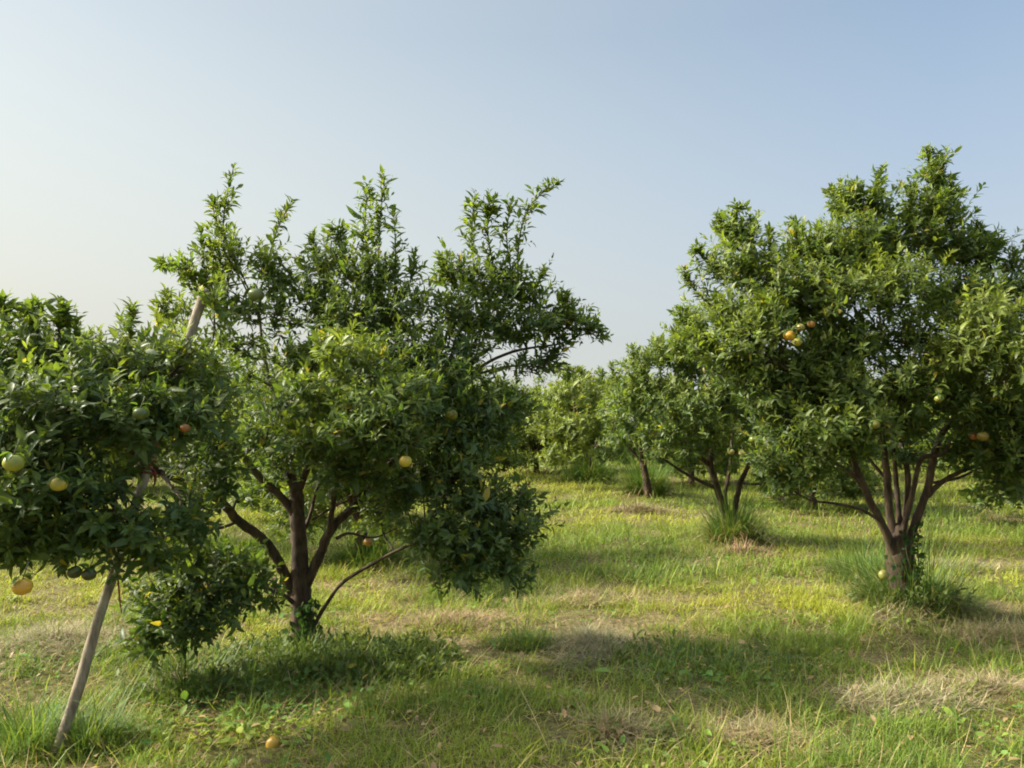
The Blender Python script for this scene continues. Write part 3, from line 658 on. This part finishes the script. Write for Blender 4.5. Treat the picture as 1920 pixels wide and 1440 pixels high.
# --- middle distance trees of the same row
dx_, dy_ = on_ground(1372, 1012)
D0 = dy_
D_trunk = [(1374, 1030, D0, .20), (1373, 1008, D0, .16), (1371, 985, D0, .14), (1370, 970, D0, .09)]
D_limbs = [
    [(1366, 985, D0, .085), (1352, 940, D0, .075), (1340, 900, D0, .070), (1332, 868, D0, .062), (1340, 830, D0, .05), (1350, 790, D0, .04), (1350, 720, D0, .025), (1330, 650, D0, .012)],
    [(1374, 985, D0 - .03, .070), (1380, 945, D0 - .05, .060), (1388, 905, D0 - .1, .055), (1402, 875, D0 - .1, .045), (1420, 820, D0 - .15, .03), (1440, 740, D0 - .2, .015)],
    [(1343, 915, D0, .040), (1315, 903, D0 - .05, .036), (1280, 885, D0 - .1, .030), (1250, 865, D0 - .1, .022), (1200, 840, D0 - .2, .012)],
    [(1334, 875, D0, .045), (1310, 855, D0, .040), (1285, 830, D0 + .05, .034), (1270, 790, D0 + .1, .025), (1230, 730, D0 + .2, .012)],
    [(1368, 975, D0 + .03, .050), (1360, 930, D0 + .1, .040), (1368, 880, D0 + .2, .035), (1375, 800, D0 + .3, .025), (1390, 700, D0 + .3, .012)],
]
D_cl = [
    (1330, 690, 62, 45, 10.2, .7, .20, .3), (1250, 665, 40, 32, 10.3, .5, .2, .3, .8), (1200, 685, 42, 32, 10.4, .5, .2, .3, .8), (1230, 740, 60, 42, 10.3, .6, .14, .5), (1310, 750, 65, 42, 10.0, .6, .2, .3), (1400, 700, 60, 45, 10.2, .7, .16, .4),
    (1420, 780, 65, 42, 10.1, .7, .10, .6), (1300, 845, 45, 22, 10.2, .4, .12, .5, .6), (1230, 850, 30, 18, 10.2, .3, .12, .5, .5), (1440, 900, 36, 20, 10.2, .3, .14, .5, .6), (1340, 810, 50, 28, 10.0, .5, .2, .3, .7), (1270, 800, 40, 28, 10.0, .4, .12, .5, .7), (1450, 850, 50, 30, 10.2, .5, .1, .6, .7), (1180, 745, 45, 35, 10.5, .5, .14, .5, .8), (1220, 820, 30, 20, 10.3, .35, .1, .6, .6),
    (1270, 630, 22, 22, 10.4, .3, .2, .3, .7), (1480, 720, 50, 50, 10.4, .6, .1, .6), (1300, 600, 30, 30, 10.4, .4, .2, .4, .8), (1280, 680, 50, 40, 10.5, .6, .1, .6), (1180, 800, 30, 24, 10.6, .4, .1, .6, .7), (1380, 760, 60, 40, 10.6, .6, .06, .8), (1380, 850, 40, 20, 10.1, .4, .2, .4, .5)]
D_sp = [([(1195, 690, 10.4), (1188, 670, 10.4), (1187, 650, 10.4)], 4, .2, .12), ([(1160, 720, 10.5), (1150, 700, 10.5), (1145, 682, 10.5)], 4, .2, .12), ([(1235, 670, 10.4), (1232, 650, 10.4), (1240, 636, 10.4)], 5, .2, .12)]
build_tree((dx_, dy_, 0), D_trunk, D_limbs, D_cl, D_sp,
           dict(label="forked orange tree rising from a tall grass clump left of the tallest tree", category="tree", group="orange trees of the orchard"), 13, leafK=2900, Lm=.068, bough=.024)

ex_, ey_ = on_ground(1215, 935); E0 = ey_
E_trunk = [(1216, 945, E0, .12), (1215, 930, E0, .085), (1212, 900, E0, .075), (1206, 870, E0, .065)]
E_limbs = [[(1206, 880, E0, .08), (1202, 850, E0, .07), (1195, 810, E0, .05), (1180, 750, E0, .02)], [(1208, 868, E0, .05), (1225, 840, E0, .04), (1245, 800, E0, .02)], [(1206, 868, E0, .05), (1180, 840, E0, .04), (1150, 800, E0 - .1, .02)]]
E_cl = [(1190, 760, 46, 35, 15.4, .8, .2, .3), (1235, 780, 42, 32, 15.4, .8, .14, .5), (1150, 770, 36, 32, 15.4, .7, .16, .5), (1200, 810, 46, 24, 15.2, .8, .12, .5), (1250, 820, 34, 22, 15.5, .6, .1, .6), (1165, 820, 34, 22, 15.5, .6, .12, .6), (1205, 720, 34, 26, 15.6, .6, .2, .3), (1270, 770, 34, 30, 15.6, .6, .1, .6)]
build_tree((ex_, ey_, 0), E_trunk, E_limbs, E_cl, [], dict(label="small distant orange tree with one slim leaning trunk, just left of the forked tree", category="tree", group="orange trees of the orchard"), 14, leafK=1300, Lm=.085, bough=.03)

fx_, fy_ = on_ground(1108, 905); F0 = fy_
F_trunk = [(1108, 915, F0, .18), (1107, 900, F0, .13), (1104, 880, F0, .12), (1100, 862, F0, .10)]
F_limbs = [[(1101, 870, F0, .09), (1092, 840, F0, .07), (1080, 790, F0, .04), (1075, 740, F0, .02)], [(1103, 868, F0, .07), (1115, 840, F0, .05), (1130, 790, F0, .03)], [(1102, 880, F0, .06), (1075, 860, F0, .05), (1045, 830, F0, .03)], [(1106, 888, F0, .05), (1130, 868, F0, .04), (1150, 850, F0, .02)]]
F_cl = [(1085, 725, 40, 28, 18.6, .8, .40, .2, .8), (1050, 745, 36, 34, 18.6, .9, .38, .2), (1120, 750, 42, 34, 18.4, .9, .4, .2), (1080, 790, 46, 36, 18.0, .9, .40, .2), (1040, 810, 36, 34, 18.2, .8, .38, .2), (1135, 800, 40, 34, 18.4, .8, .42, .2), (1090, 840, 46, 26, 18.0, .8, .45, .2), (1040, 856, 32, 22, 18.2, .7, .42, .2), (1140, 845, 26, 18, 18.2, .5, .2, .4, .7), (1060, 700, 26, 16, 18.8, .6, .26, .3, .7), (1010, 780, 22, 40, 18.6, .6, .4, .2)]
F_sp = [([(1065, 720, 18.7), (1062, 700, 18.7), (1063, 684, 18.7)], 4, .2, .2), ([(1088, 720, 18.7), (1090, 705, 18.7), (1088, 690, 18.7)], 4, .4, .2), ([(1125, 730, 18.7), (1128, 710, 18.7), (1124, 690, 18.7)], 3, .2, .15)]
build_tree((fx_, fy_, 0), F_trunk, F_limbs, F_cl, F_sp, dict(label="pale yellow green orange tree, low crowned and distant, at the end of the grass lane", category="tree", group="orange trees of the orchard"), 15, leafK=1000, Lm=.10, bough=.03)

# --- generic orchard trees: three builds, copied
def generic_tree(seed, name_tags, leafK, Lm, y=.2, skirt=True):
    """built with its foot at the origin, then moved"""
    rng = np.random.default_rng(seed)
    root = empty("orange_tree", (0, 0, 0), **name_tags)
    gt = Geo(); tube(gt, np.array([[0, 0, -.08, .14], [0, 0, .05, .10], [.01, .0, .35, .08], [.02, .01, .6, .07], [.02, 0, .75, .05]]), 5, 12, .05, rng)
    gc = Geo(); limbs = []
    n = 7
    for i in range(n):
        a = i / n * 6.283 + rng.normal(0, .25); R = .9 + .6 * rng.random(); H = 1.9 + .9 * rng.random(); z0 = .35 + .3 * rng.random()
        d = np.array([math.cos(a), math.sin(a), 0])
        g = Geo()
        S = tube(g, np.array([[*(np.array([0.01, 0, z0])), .045], [*(d * R * .3 + [0, 0, z0 + .35 * (H - z0)]), .036], [*(d * R * .65 + [0, 0, z0 + .65 * (H - z0)]), .024], [*(d * R * .95 + [0, 0, H]), .012]]), 6, 7, .06, rng, 0, .08)
        for q in range(6):
            k = rng.integers(len(S) // 3, len(S)); c = S[k, :3] + rng.normal(0, 1, 3) * np.array([.45, .45, .35])
            c[2] = max(c[2] - (.55 * rng.random() if q > 2 else 0), .48 + rng.random() * .3)
            tube(g, np.array([[*S[k, :3], .014], [*((S[k, :3] + c) / 2 + rng.normal(0, .04, 3)), .010], [*c, .005]]), 3, 5, .05, rng)
            clump(gc, rng, c, np.array([.38, .38, .30]) * (.8 + .5 * rng.random()), leafK, Lm, .38, np.clip(y + rng.normal(0, .07), 0, 1), .45, np.array([0, 0, 1.2]))
        limbs.append(g)
    for i in range(11 if skirt else 0):
        a = i / 11 * 6.283 + rng.normal(0, .2); c = np.array([math.cos(a), math.sin(a), 0]) * (.75 + .35 * rng.random()) + np.array([0, 0, .42 + .3 * rng.random()])
        st = np.array([math.cos(a) * .35, math.sin(a) * .35, .9])
        tube(limbs[min(n - 1, i * n // 11)], np.array([[*st, .012], [*((st + c) / 2), .009], [*c, .004]]), 3, 5, .05, rng)
        clump(gc, rng, c, np.array([.36, .36, .26]), leafK, Lm, .38, y, .45, np.array([0, 0, 1.2]))
    for i in range(6):
        a = rng.random() * 6.283; r = rng.random() * 1.0; p = np.array([math.cos(a) * r, math.sin(a) * r, 2.2])
        sprout(gc, rng, [p, p + [.03, .02, .35], p + [.1 * rng.normal(), .1 * rng.normal(), .6 + .4 * rng.random()]], Lm, .34, 5, y, .15, 5)
    link("trunk", gt.mesh("trunk", [M_BARK], True), root)
    for g in limbs: link("limb", g.mesh("limb", [M_BARK], True), root)
    link("crown", gc.mesh("crown", [M_LEAF, M_TWIG]), root)
    return root

def copy_thing(root, loc, rz, sc, label, group):
    r = root.copy(); COL.objects.link(r)
    r.location = loc; r.rotation_euler = (0, 0, rz); r.scale = (sc, sc, sc)
    r["label"] = label; r["group"] = group
    for ch in root.children:
        c = ch.copy(); COL.objects.link(c); c.parent = r
    return r

GRP = "orange trees of the orchard"
gx_, gy_ = on_ground(676, 1050)
t1 = generic_tree(31, dict(label="orange tree right behind the wide propped tree, its trunk seen between the limbs", category="tree", group=GRP), 2300, .065, .20, False)
t1.location = (gx_, gy_, 0); t1.rotation_euler = (0, 0, .7); t1.scale = (.86, .86, .86)
t2 = generic_tree(32, dict(label="shady orange tree behind the right side of the tallest tree at the edge of view", category="tree", group=GRP), 1500, .08, .20)
t2.location = (8.3, 11.6, 0); t2.rotation_euler = (0, 0, 2.0); t2.scale = (1.0, 1.0, .95)
t3 = generic_tree(33, dict(label="yellowish distant orange tree seen low between the left limbs of the wide propped tree", category="tree", group=GRP), 1200, .09, .28)
t3.location = (-3.3, 12.4, 0); t3.rotation_euler = (0, 0, 4.0); t3.scale = (.82, .82, .82)
copy_thing(t2, (6.6, 17.0, 0), 1.1, .95, "orange tree glimpsed through the fan of limbs of the tallest tree", GRP)
copy_thing(t3, (-6.9, 10.2, 0), 2.3, .95, "orange tree behind the drooping left foliage of the propped tree", GRP)
copy_thing(t2, (-1.2, 21.5, 0), 2.9, 1.0, "distant orange tree left of the grass lane, touching the wide propped tree's right edge", GRP)
copy_thing(t2, (2.6, 24.5, 0), 5.1, 1.0, "farthest orange tree closing the grass lane behind the pale tree", GRP)
copy_thing(t2, (5.5, 14.2, 0), 3.3, .82, "orange tree between the forked tree and the tallest tree, in the row behind", GRP)
copy_thing(t3, (4.5, 19.5, 0), .4, .9, "orange tree far behind the forked tree's right stem", GRP)
copy_thing(t3, (.75, 24.0, 0), 1.7, 1.0, "pale orange tree touching the left side of the lane, left of the pale tree", GRP)
copy_thing(t2, (-3.4, 16.8, 0), 5.6, .9, "dark distant orange tree seen through the fork of the propped tree", GRP)
rg = np.random.default_rng(5)
srcs = [t2, t3]
FAR = []
for row, x0 in enumerate((-14, -9.5, -5.2, -1.2, 3.4, 7.8, 12.2, 16.8)):
    for k in range(6):
        y = 17 + k * 4.3 + (row % 2) * 1.2
        if abs(x0) > y * .72 + 1: continue
        if x0 in (-1.2, 3.4) and y < 27: continue
        if x0 == 7.8 and y < 20: continue
        FAR.append((x0 + rg.normal(0, .3), y + rg.normal(0, .4)))
for i, (x, y) in enumerate(FAR):
    copy_thing(srcs[i % 2], (x, y, 0), rg.random() * 6.28, .9 + .2 * rg.random(),
               "orange tree of the far rows, part of the green band across the horizon", "orange trees of the far rows")

# ------------------------------------------------------------------ prop pole with its red tie
bx, by = on_ground(103, 1418)
P0 = at(103, 1418, by); P1 = at(385, 545, 4.42)
rng = np.random.default_rng(44)
ts = np.linspace(0, 1, 9)
off = rng.normal(0, .005, (9, 3)); off[0] = off[-1] = 0
PP = P0 + (P1 - P0) * ts[:, None] + off
rad = .0245 + rng.normal(0, .0015, 9)
PP0 = PP[0] - norm(P1 - P0) * .12
root = empty("prop_pole", tuple(P0), label="long peeled wooden pole leaning into the left foliage, propping up a limb", category="pole")
g = Geo(); tube(g, np.vstack([[*PP0, .026], np.c_[PP, rad]]), 5, 14, .035, rng)
link("pole", g.mesh("pole", [M_POLE], True, P0), root)
# the tie: wraps round the pole and hangs
axis = norm(P1 - P0)
tt = (905 - 1418) / (545 - 1418)
tc_ = P0 + (P1 - P0) * (tt * .985)
u = norm(np.cross(axis, [0, 1, 0])); v = np.cross(axis, u)
g = Geo()
wraps = []
for i in range(46):
    a = i / 45 * 6.283 * 4.2
    wraps.append([*(tc_ + axis * (i / 45 * .09 - .045) + (u * math.cos(a) + v * math.sin(a)) * .031), .006])
tube(g, np.array(wraps), 1, 7, .18, rng)
for sx in (-1, 1):
    q = tc_ - v * .03
    tube(g, np.array([[*q, .006], [*(q + u * .03 * sx + np.array([0, -.02, -.02])), .009], [*(q + u * .04 * sx + np.array([0, -.03, -.06])), .007], [*(q + u * .03 * sx + np.array([0, -.03, -.10])), .003]]), 4, 7, .2, rng)
link("cloth_tie", g.mesh("cloth_tie", [M_CLOTH], True, P0), root, label="red cloth strip knotted round the pole")
g = Geo()
q0 = at(218, 1060, 3.88)
tube(g, np.array([[*q0, .004], [*at(222, 1095, 3.86), .005], [*at(225, 1130, 3.84), .004], [*at(228, 1150, 3.84), .002]]), 4, 6, .1, rng)
link("cord", g.mesh("cord", [M_CLOTH], True, P0), root, label="thin faded cord hanging beside the pole")

# ------------------------------------------------------------------ oranges
def orange(px, py, rpx, depth, col, label, seed, stem=True, ground=False, blush=None):
    rng = np.random.default_rng(seed)
    c = at(px, py, depth); r = rpx * .9 / FPX * depth
    n, mth = 22, 14
    th = np.linspace(0, math.pi, mth); ph = np.arange(n) / n * 2 * math.pi
    V = []; C = []
    col = np.array(col) * .50; blush = col * np.array([1.1, .8, .7]) if blush is None else np.array(blush)
    for a in th:
        dent = 1 - .10 * math.exp(-(a / .28) ** 2) - .04 * math.exp(-((math.pi - a) / .25) ** 2)
        for b in ph:
            rr = r * dent * (1 + .012 * math.sin(5 * b) * math.sin(a))
            V.append([rr * math.sin(a) * math.cos(b) * 1.05, rr * math.sin(a) * math.sin(b) * 1.05, rr * math.cos(a) * .93])
            k = .5 + .5 * math.sin(b + seed) * math.sin(a); k = k * .6 + .4 * (a / math.pi)
            C.append(col + (blush - col) * k)
    V = np.array(V)
    i, k = np.meshgrid(np.arange(mth - 1), np.arange(n), indexing='ij')
    a = i * n + k; b = i * n + (k + 1) % n
    Q = np.stack([a, a + n, b + n, b], -1).reshape(-1, 4)
    if ground: V = V @ np.array([[1, 0, 0], [0, .35, .94], [0, -.94, .35]])
    me = mesh_from("fruit", V, Q, None, [M_FRUIT], np.clip(np.array(C), .01, .95), None, True)
    root = empty("orange", tuple(c), label=label, category="orange", group="fallen oranges" if ground else "oranges hanging in the trees")
    link("peel", me, root)
    if stem:
        g = Geo(); tube(g, np.array([[0, 0, r * .80, .0035], [.004, .002, r * 1.25, .0025], [.008, .01, r * 1.9, .003], [.004, .03, r * 2.6, .003]]), 3, 6, .05, rng)
        # the little green star at the top
        for q in range(5):
            an = q * 1.257; dd = np.array([math.cos(an), math.sin(an), .1])
            leaves(g, np.array([[0, 0, r * .86]]), dd[None], np.array([[0, 0, 1.0]]), np.array([r * .28]), np.array([r * .16]), np.array([[.06, .1, .03]]), 0, np.array([.2]))
        link("stem", g.mesh("stem", [M_TWIG]), root)
        g = Geo(); q = 6; a = rng.random(q) * 6.283; e = rng.normal(-.25, .45, q)
        ax = np.stack([np.cos(a) * np.cos(e), np.sin(a) * np.cos(e), np.sin(e)], -1)
        b = np.array([0, 0, r * 1.15]) + ax * r * .25 + rng.normal(0, .006, (q, 3)); b[:, 2] = np.maximum(b[:, 2], r * 1.05)
        leaves(g, b, ax, np.array([0, 0, 1.0]) + rng.normal(0, .2, (q, 3)), .052 * np.exp(rng.normal(0, .2, q)), np.full(q, .022), np.tile(GREEN_MID, (q, 1)) * (1 + rng.normal(0, .15, (q, 1))), 0, np.full(q, .35))
        link("leaf_sprig", g.mesh("leaf_sprig", [M_LEAF]), root)
    return root

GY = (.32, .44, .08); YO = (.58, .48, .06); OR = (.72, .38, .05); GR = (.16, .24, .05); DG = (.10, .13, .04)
FR = [
    (25, 868, 19, 3.25, GY, "greenish yellow orange at the left edge of the picture, highest of the near ones", YO),
    (110, 907, 16.5, 3.4, (.50, .46, .08), "yellow green orange in dark leaves, lower right of the one at the left edge", YO),
    (42, 1100, 18.5, 3.3, (.75, .52, .06), "golden yellow orange hanging lowest at the bottom left, below the foliage", OR),
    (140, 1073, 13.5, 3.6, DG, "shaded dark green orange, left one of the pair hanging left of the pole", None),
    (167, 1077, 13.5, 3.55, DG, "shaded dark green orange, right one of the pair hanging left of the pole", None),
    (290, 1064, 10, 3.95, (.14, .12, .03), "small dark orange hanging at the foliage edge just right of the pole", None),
    (347, 803, 10, 3.9, (.55, .25, .06), "small brownish orange deep in the leaves above the red cloth tie", None),
    (263, 776, 14, 3.55, GR, "dull green orange half lost among leaves, above the dark horizontal branch", None),
    (480, 553, 16, 5.45, (.28, .38, .12), "pale green orange high up in the thin left top of the propped tree", None),
    (760, 865, 13, 4.55, OR, "bright orange fruit at the centre right underside of the propped tree", YO),
    (846, 778, 13, 5.0, (.36, .40, .05), "yellow green orange in the shaded right half of the propped tree", None),
    (1480, 629, 11.5, 5.75, (.80, .52, .05), "ripe golden orange, largest of the cluster of four in the tallest tree", OR),
    (1495, 641, 9.5, 5.7, (.42, .46, .08), "green yellow orange, lowest of the cluster of four in the tallest tree", YO),
    (1501, 614, 8.5, 5.8, (.55, .50, .12), "pale yellow orange, top middle of the cluster of four in the tallest tree", None),
    (1521, 608, 8, 5.85, (.75, .42, .12), "peach coloured orange, rightmost of the cluster of four in the tallest tree", None),
    (1760, 748, 8, 5.6, (.36, .42, .07), "small green orange right of centre in the tallest tree, above its right limb", None),
    (1641, 796, 9.5, 5.5, (.33, .40, .07), "green orange above the middle limbs of the tallest tree", None),
    (1843, 818, 11, 5.85, (.35, .33, .05), "olive orange in the shaded lower right foliage of the tallest tree", None),
    (1826, 818, 9, 5.95, (.40, .18, .03), "dark reddish orange next to the olive one, lower right of the tallest tree", None),
    (1371, 847, 6.5, 9.2, (.55, .50, .18), "pale orange above the fork of the middle tree, left one of two side by side", None),
    (1391, 850, 6.5, 9.2, (.62, .52, .2), "pale orange above the fork of the middle tree, right one of two side by side", None),
    (1413, 824, 9, 9.3, (.26, .36, .06), "green orange up and to the right of the two pale ones in the middle tree", None),
    (690, 1016, 9, 7.9, (.5, .3, .05), "small orange fruit low behind the right limb of the propped tree", None),
]
for i, (px, py, r, d, c, lab, bl) in enumerate(FR):
    orange(px, py, r, d, c, lab, 100 + i, blush=bl)
gx, gy = on_ground(512, 1405)
o = orange(512, 1395, 14, gy, (.85, .50, .06), "yellow orange fruit lying on the grass in front of the propped tree", 200, stem=False, ground=True, blush=(.6, .38, .05))
gx, gy = on_ground(1657, 1084)
o = orange(1657, 1078, 10, C0 - .35, (.42, .46, .10), "pale green orange caught in the weeds at the foot of the tallest tree", 201, stem=False, ground=True)

# ------------------------------------------------------------------ grass clumps, dry heaps, climbing vines
def tuft(px, py, n, R, L, W, mix, label, seed, name="grass_clump", cat="grass clump", grp="tall grass clumps at the tree feet", leafy=0):
    rng = np.random.default_rng(seed)
    x0, y0 = on_ground(px, py)
    g = Geo()
    a = rng.random(n) * 6.283; r = R * rng.random(n) ** .6 * (1 + .28 * np.sin(a * 3 + seed) + .15 * np.sin(a * 7 + seed))
    x = x0 + np.cos(a) * r; y = y0 + np.sin(a) * r * .8
    az = a + rng.normal(0, .7, n)
    LL = L * np.exp(rng.normal(0, .42, n)) * (1.1 - .55 * r / R) * (.65 + .7 * fbm(x * 9, y * 9, seed, 2))
    dry = rng.random(n) < mix
    c = np.where(dry[:, None], C_STRAW * .8, np.array([.085, .165, .040]) + (C_YEL - np.array([.085, .165, .040])) * np.clip(rng.normal(.12, .15, n), 0, .6)[:, None])
    c = c * (1 + rng.normal(0, .15, (n, 1)))
    strands(g, np.stack([x, y, height(x, y) - .01], -1), az, LL, W * (.7 + .6 * rng.random(n)), np.abs(rng.normal(.12, .28, n)) + dry * .3 + .3 * r / R, np.abs(rng.normal(.9, .7, n)) + dry * .5, np.clip(c, .01, .6), 0, 5)
    if leafy:
        m = leafy
        a = rng.random(m) * 6.283; r = R * rng.random(m) ** .6
        b = np.stack([x0 + np.cos(a) * r, y0 + np.sin(a) * r * .8, np.zeros(m)], -1); b[:, 2] = height(b[:, 0], b[:, 1]) + min(L * .35, .30) * rng.random(m) - .03
        shoots(g, rng, b, rng.normal(0, .5, (m, 3)) + np.array([0, 0, 1.0]), np.full(m, .12), 8, .045, .4, np.full(m, .12), np.full(m, .4))
    me = g.mesh(name, [M_GRASS, M_TWIG], False, (x0, y0, 0))
    o = link(name, me, label=label, category=cat, group=grp); o.location = (x0, y0, 0)
tuft(575, 1245, 2600, .60, .13, .007, .06, "dark weedy grass round the foot of the propped tree", 301, leafy=420)
tuft(710, 1255, 1500, .50, .12, .007, .08, "low dark green weeds in the shade right of the propped tree's trunk", 302, leafy=260)
tuft(1712, 1146, 2200, .44, .50, .007, .22, "tall grass and weeds round the foot of the tallest tree", 303, leafy=320)
tuft(1620, 1080, 900, .40, .42, .008, .10, "arching green grass clump just left of the tallest tree's trunk", 304)
tuft(1374, 1016, 1500, .30, .66, .011, .3, "arching grass clump hiding the foot of the forked middle tree", 305)
tuft(1212, 930, 1300, .40, .85, .018, .12, "grass clump at the foot of the slim leaning tree", 306)
tuft(1108, 905, 1500, .6, .75, .022, .05, "dark grass clump under the pale tree at the end of the lane", 307)
tuft(690, 1052, 900, .40, .42, .011, .1, "grass clump at the foot of the tree behind the propped one", 308)
tuft(985, 1215, 500, .24, .15, .006, .03, "upright bright green tuft in the open grass right of the propped tree", 309, grp="green tufts in the grass")
tuft(60, 1400, 1300, .26, .20, .0065, .03, "lush green tuft left of the pole's foot", 310, grp="green tufts in the grass")
tuft(165, 1400, 800, .18, .20, .0065, .05, "lush green tuft right of the pole's foot", 311, grp="green tufts in the grass")
tuft(350, 1290, 1000, .35, .20, .007, .12, "ragged weeds under the low left branch of the propped tree", 312, leafy=60)
tuft(1330, 1255, 900, .7, .09, .006, .06, "spreading green weeds in the shaded open grass", 313, grp="green tufts in the grass", leafy=60)

def heap(px, py, n, rx, ry, h, L, tone, label, seed):
    rng = np.random.default_rng(seed)
    x0, y0 = on_ground(px, py); g = Geo(); h *= .7; L *= .72
    n = int(n * 1.25); a = rng.random(n) * 6.283; r = rng.random(n) ** .8 * (1 + .3 * np.sin(2 * a + seed) + .2 * np.sin(5 * a + seed * 2)) * 1.15
    x = x0 + np.cos(a) * r * rx; y = y0 + np.sin(a) * r * ry
    z = height(x, y) + .015 + h * np.clip(1 - r ** 2, 0, 1) * rng.random(n)
    az = rng.random(n) * 6.283
    c = np.array(tone) * (1 + rng.normal(0, .25, (n, 1))) * (1 - .45 * rng.random((n, 1))); gr = rng.random(n) < .15; c[gr] = C_GREEN * (.8 + .4 * rng.random((gr.sum(), 1)))
    strands(g, np.stack([x, y, z], -1), az, L * np.exp(rng.normal(0, .3, n)), .0042 * (.6 + .8 * rng.random(n)) * max(1, y0 / 5.5), 1.38 + rng.normal(0, .2, n), rng.normal(.2, .6, n), np.clip(c, .02, .6), 0, 5)
    o = link("hay_heap", g.mesh("hay_heap", [M_STRAW], False, (x0, y0, 0)), label=label, category="dry grass", group="heaps of dry cut grass"); o.location = (x0, y0, 0)
TAN = (.50, .39, .21); GREY = (.42, .36, .21)
heap(100, 1215, 2600, .55, .42, .09, .22, GREY, "greyish heap of dry stalks left of the leaning pole", 401)
heap(1110, 1225, 2000, .24, .38, .10, .20, GREY, "grey brown mound of dry stalks in the open grass right of the green tuft", 402)
heap(1090, 1130, 1200, .45, .30, .05, .20, TAN, "flat tan patch of dry grass beyond the grey mound", 403)
heap(1200, 960, 1400, .45, .35, .10, .26, (.38, .28, .17), "reddish tan heap of hay in front of the slim leaning tree", 404)
heap(1420, 1395, 1300, .28, .15, .03, .16, TAN, "pale dry patch at the bottom edge right of the middle", 405)
heap(1155, 1385, 1100, .20, .16, .05, .16, TAN, "small pointed dry heap at the bottom edge near the middle", 406)
heap(1700, 1320, 1500, .45, .18, .04, .20, GREY, "long grey brown strip of dry stalks at the lower right", 407)
heap(1885, 1200, 1500, .45, .30, .05, .22, TAN, "light tan dry grass at the right edge in front of the tallest tree", 408)
heap(1860, 1300, 900, .30, .14, .04, .18, (.42, .33, .20), "thin tan dry strip at the right edge below the light tan patch", 409)
heap(1790, 1060, 900, .45, .30, .05, .25, GREY, "grey dry stalks just right of the tallest tree's weeds", 410)
heap(860, 1170, 1500, .60, .28, .03, .18, (.42, .30, .18), "sunlit tan strip of dry grass right of the propped tree's trunk", 411)
heap(1390, 1035, 700, .35, .22, .06, .24, (.44, .30, .18), "brownish dry skirt of grass in front of the forked tree's clump", 412)
heap(330, 1285, 500, .25, .12, .05, .16, (.5, .42, .32), "pale curled stalks under the low left branch", 413)
heap(1690, 1170, 700, .35, .18, .05, .22, GREY, "tangled dry stalks at the foot of the tallest tree", 414)

def vine(base, r, h, n, label, seed, side):
    rng = np.random.default_rng(seed); g = Geo()
    a = side + rng.normal(0, .8, n); z = h * rng.random(n) ** 1.3
    rr = r * (1.12 + .12 * rng.random(n))
    d = np.stack([np.cos(a), np.sin(a), np.zeros(n)], -1)
    b = np.asarray(base) + d * rr[:, None] + np.stack([np.zeros(n), np.zeros(n), z], -1)
    ax = rng.normal(0, .6, (n, 3)) + d * .35 + np.array([0, 0, .1])
    c = np.array([.035, .075, .022]) * (1 + rng.normal(0, .2, (n, 1)))
    L = .05 * np.exp(rng.normal(0, .2, n))
    leaves(g, b, ax, d + rng.normal(0, .25, (n, 3)), L, L * .6, np.clip(c, .01, .5), 0, np.full(n, .1))
    for q in range(3):
        aa = side + q * .5 - .5
        pts = [[*(np.asarray(base) + np.array([math.cos(aa + .3 * math.sin(t * 6)), math.sin(aa + .3 * math.sin(t * 6)), 0]) * r * 1.08 + np.array([0, 0, h * t])), .004] for t in np.linspace(0, 1, 7)]
        tube(g, np.array(pts), 2, 5, .1, rng, 1)
    o = link("climbing_vine", g.mesh("climbing_vine", [M_LEAF, M_TWIG], False, base), label=label, category="vine", group="vines at the trunk feet"); o.location = tuple(base)
vine((ax_, ay_, 0), .085, .34, 130, "dark leafy vine clinging to the foot of the propped tree's trunk", 501, -.7)
vine((cx_, cy_, 0), .125, .75, 190, "dark green vine climbing the short trunk of the tallest tree", 502, -.9)
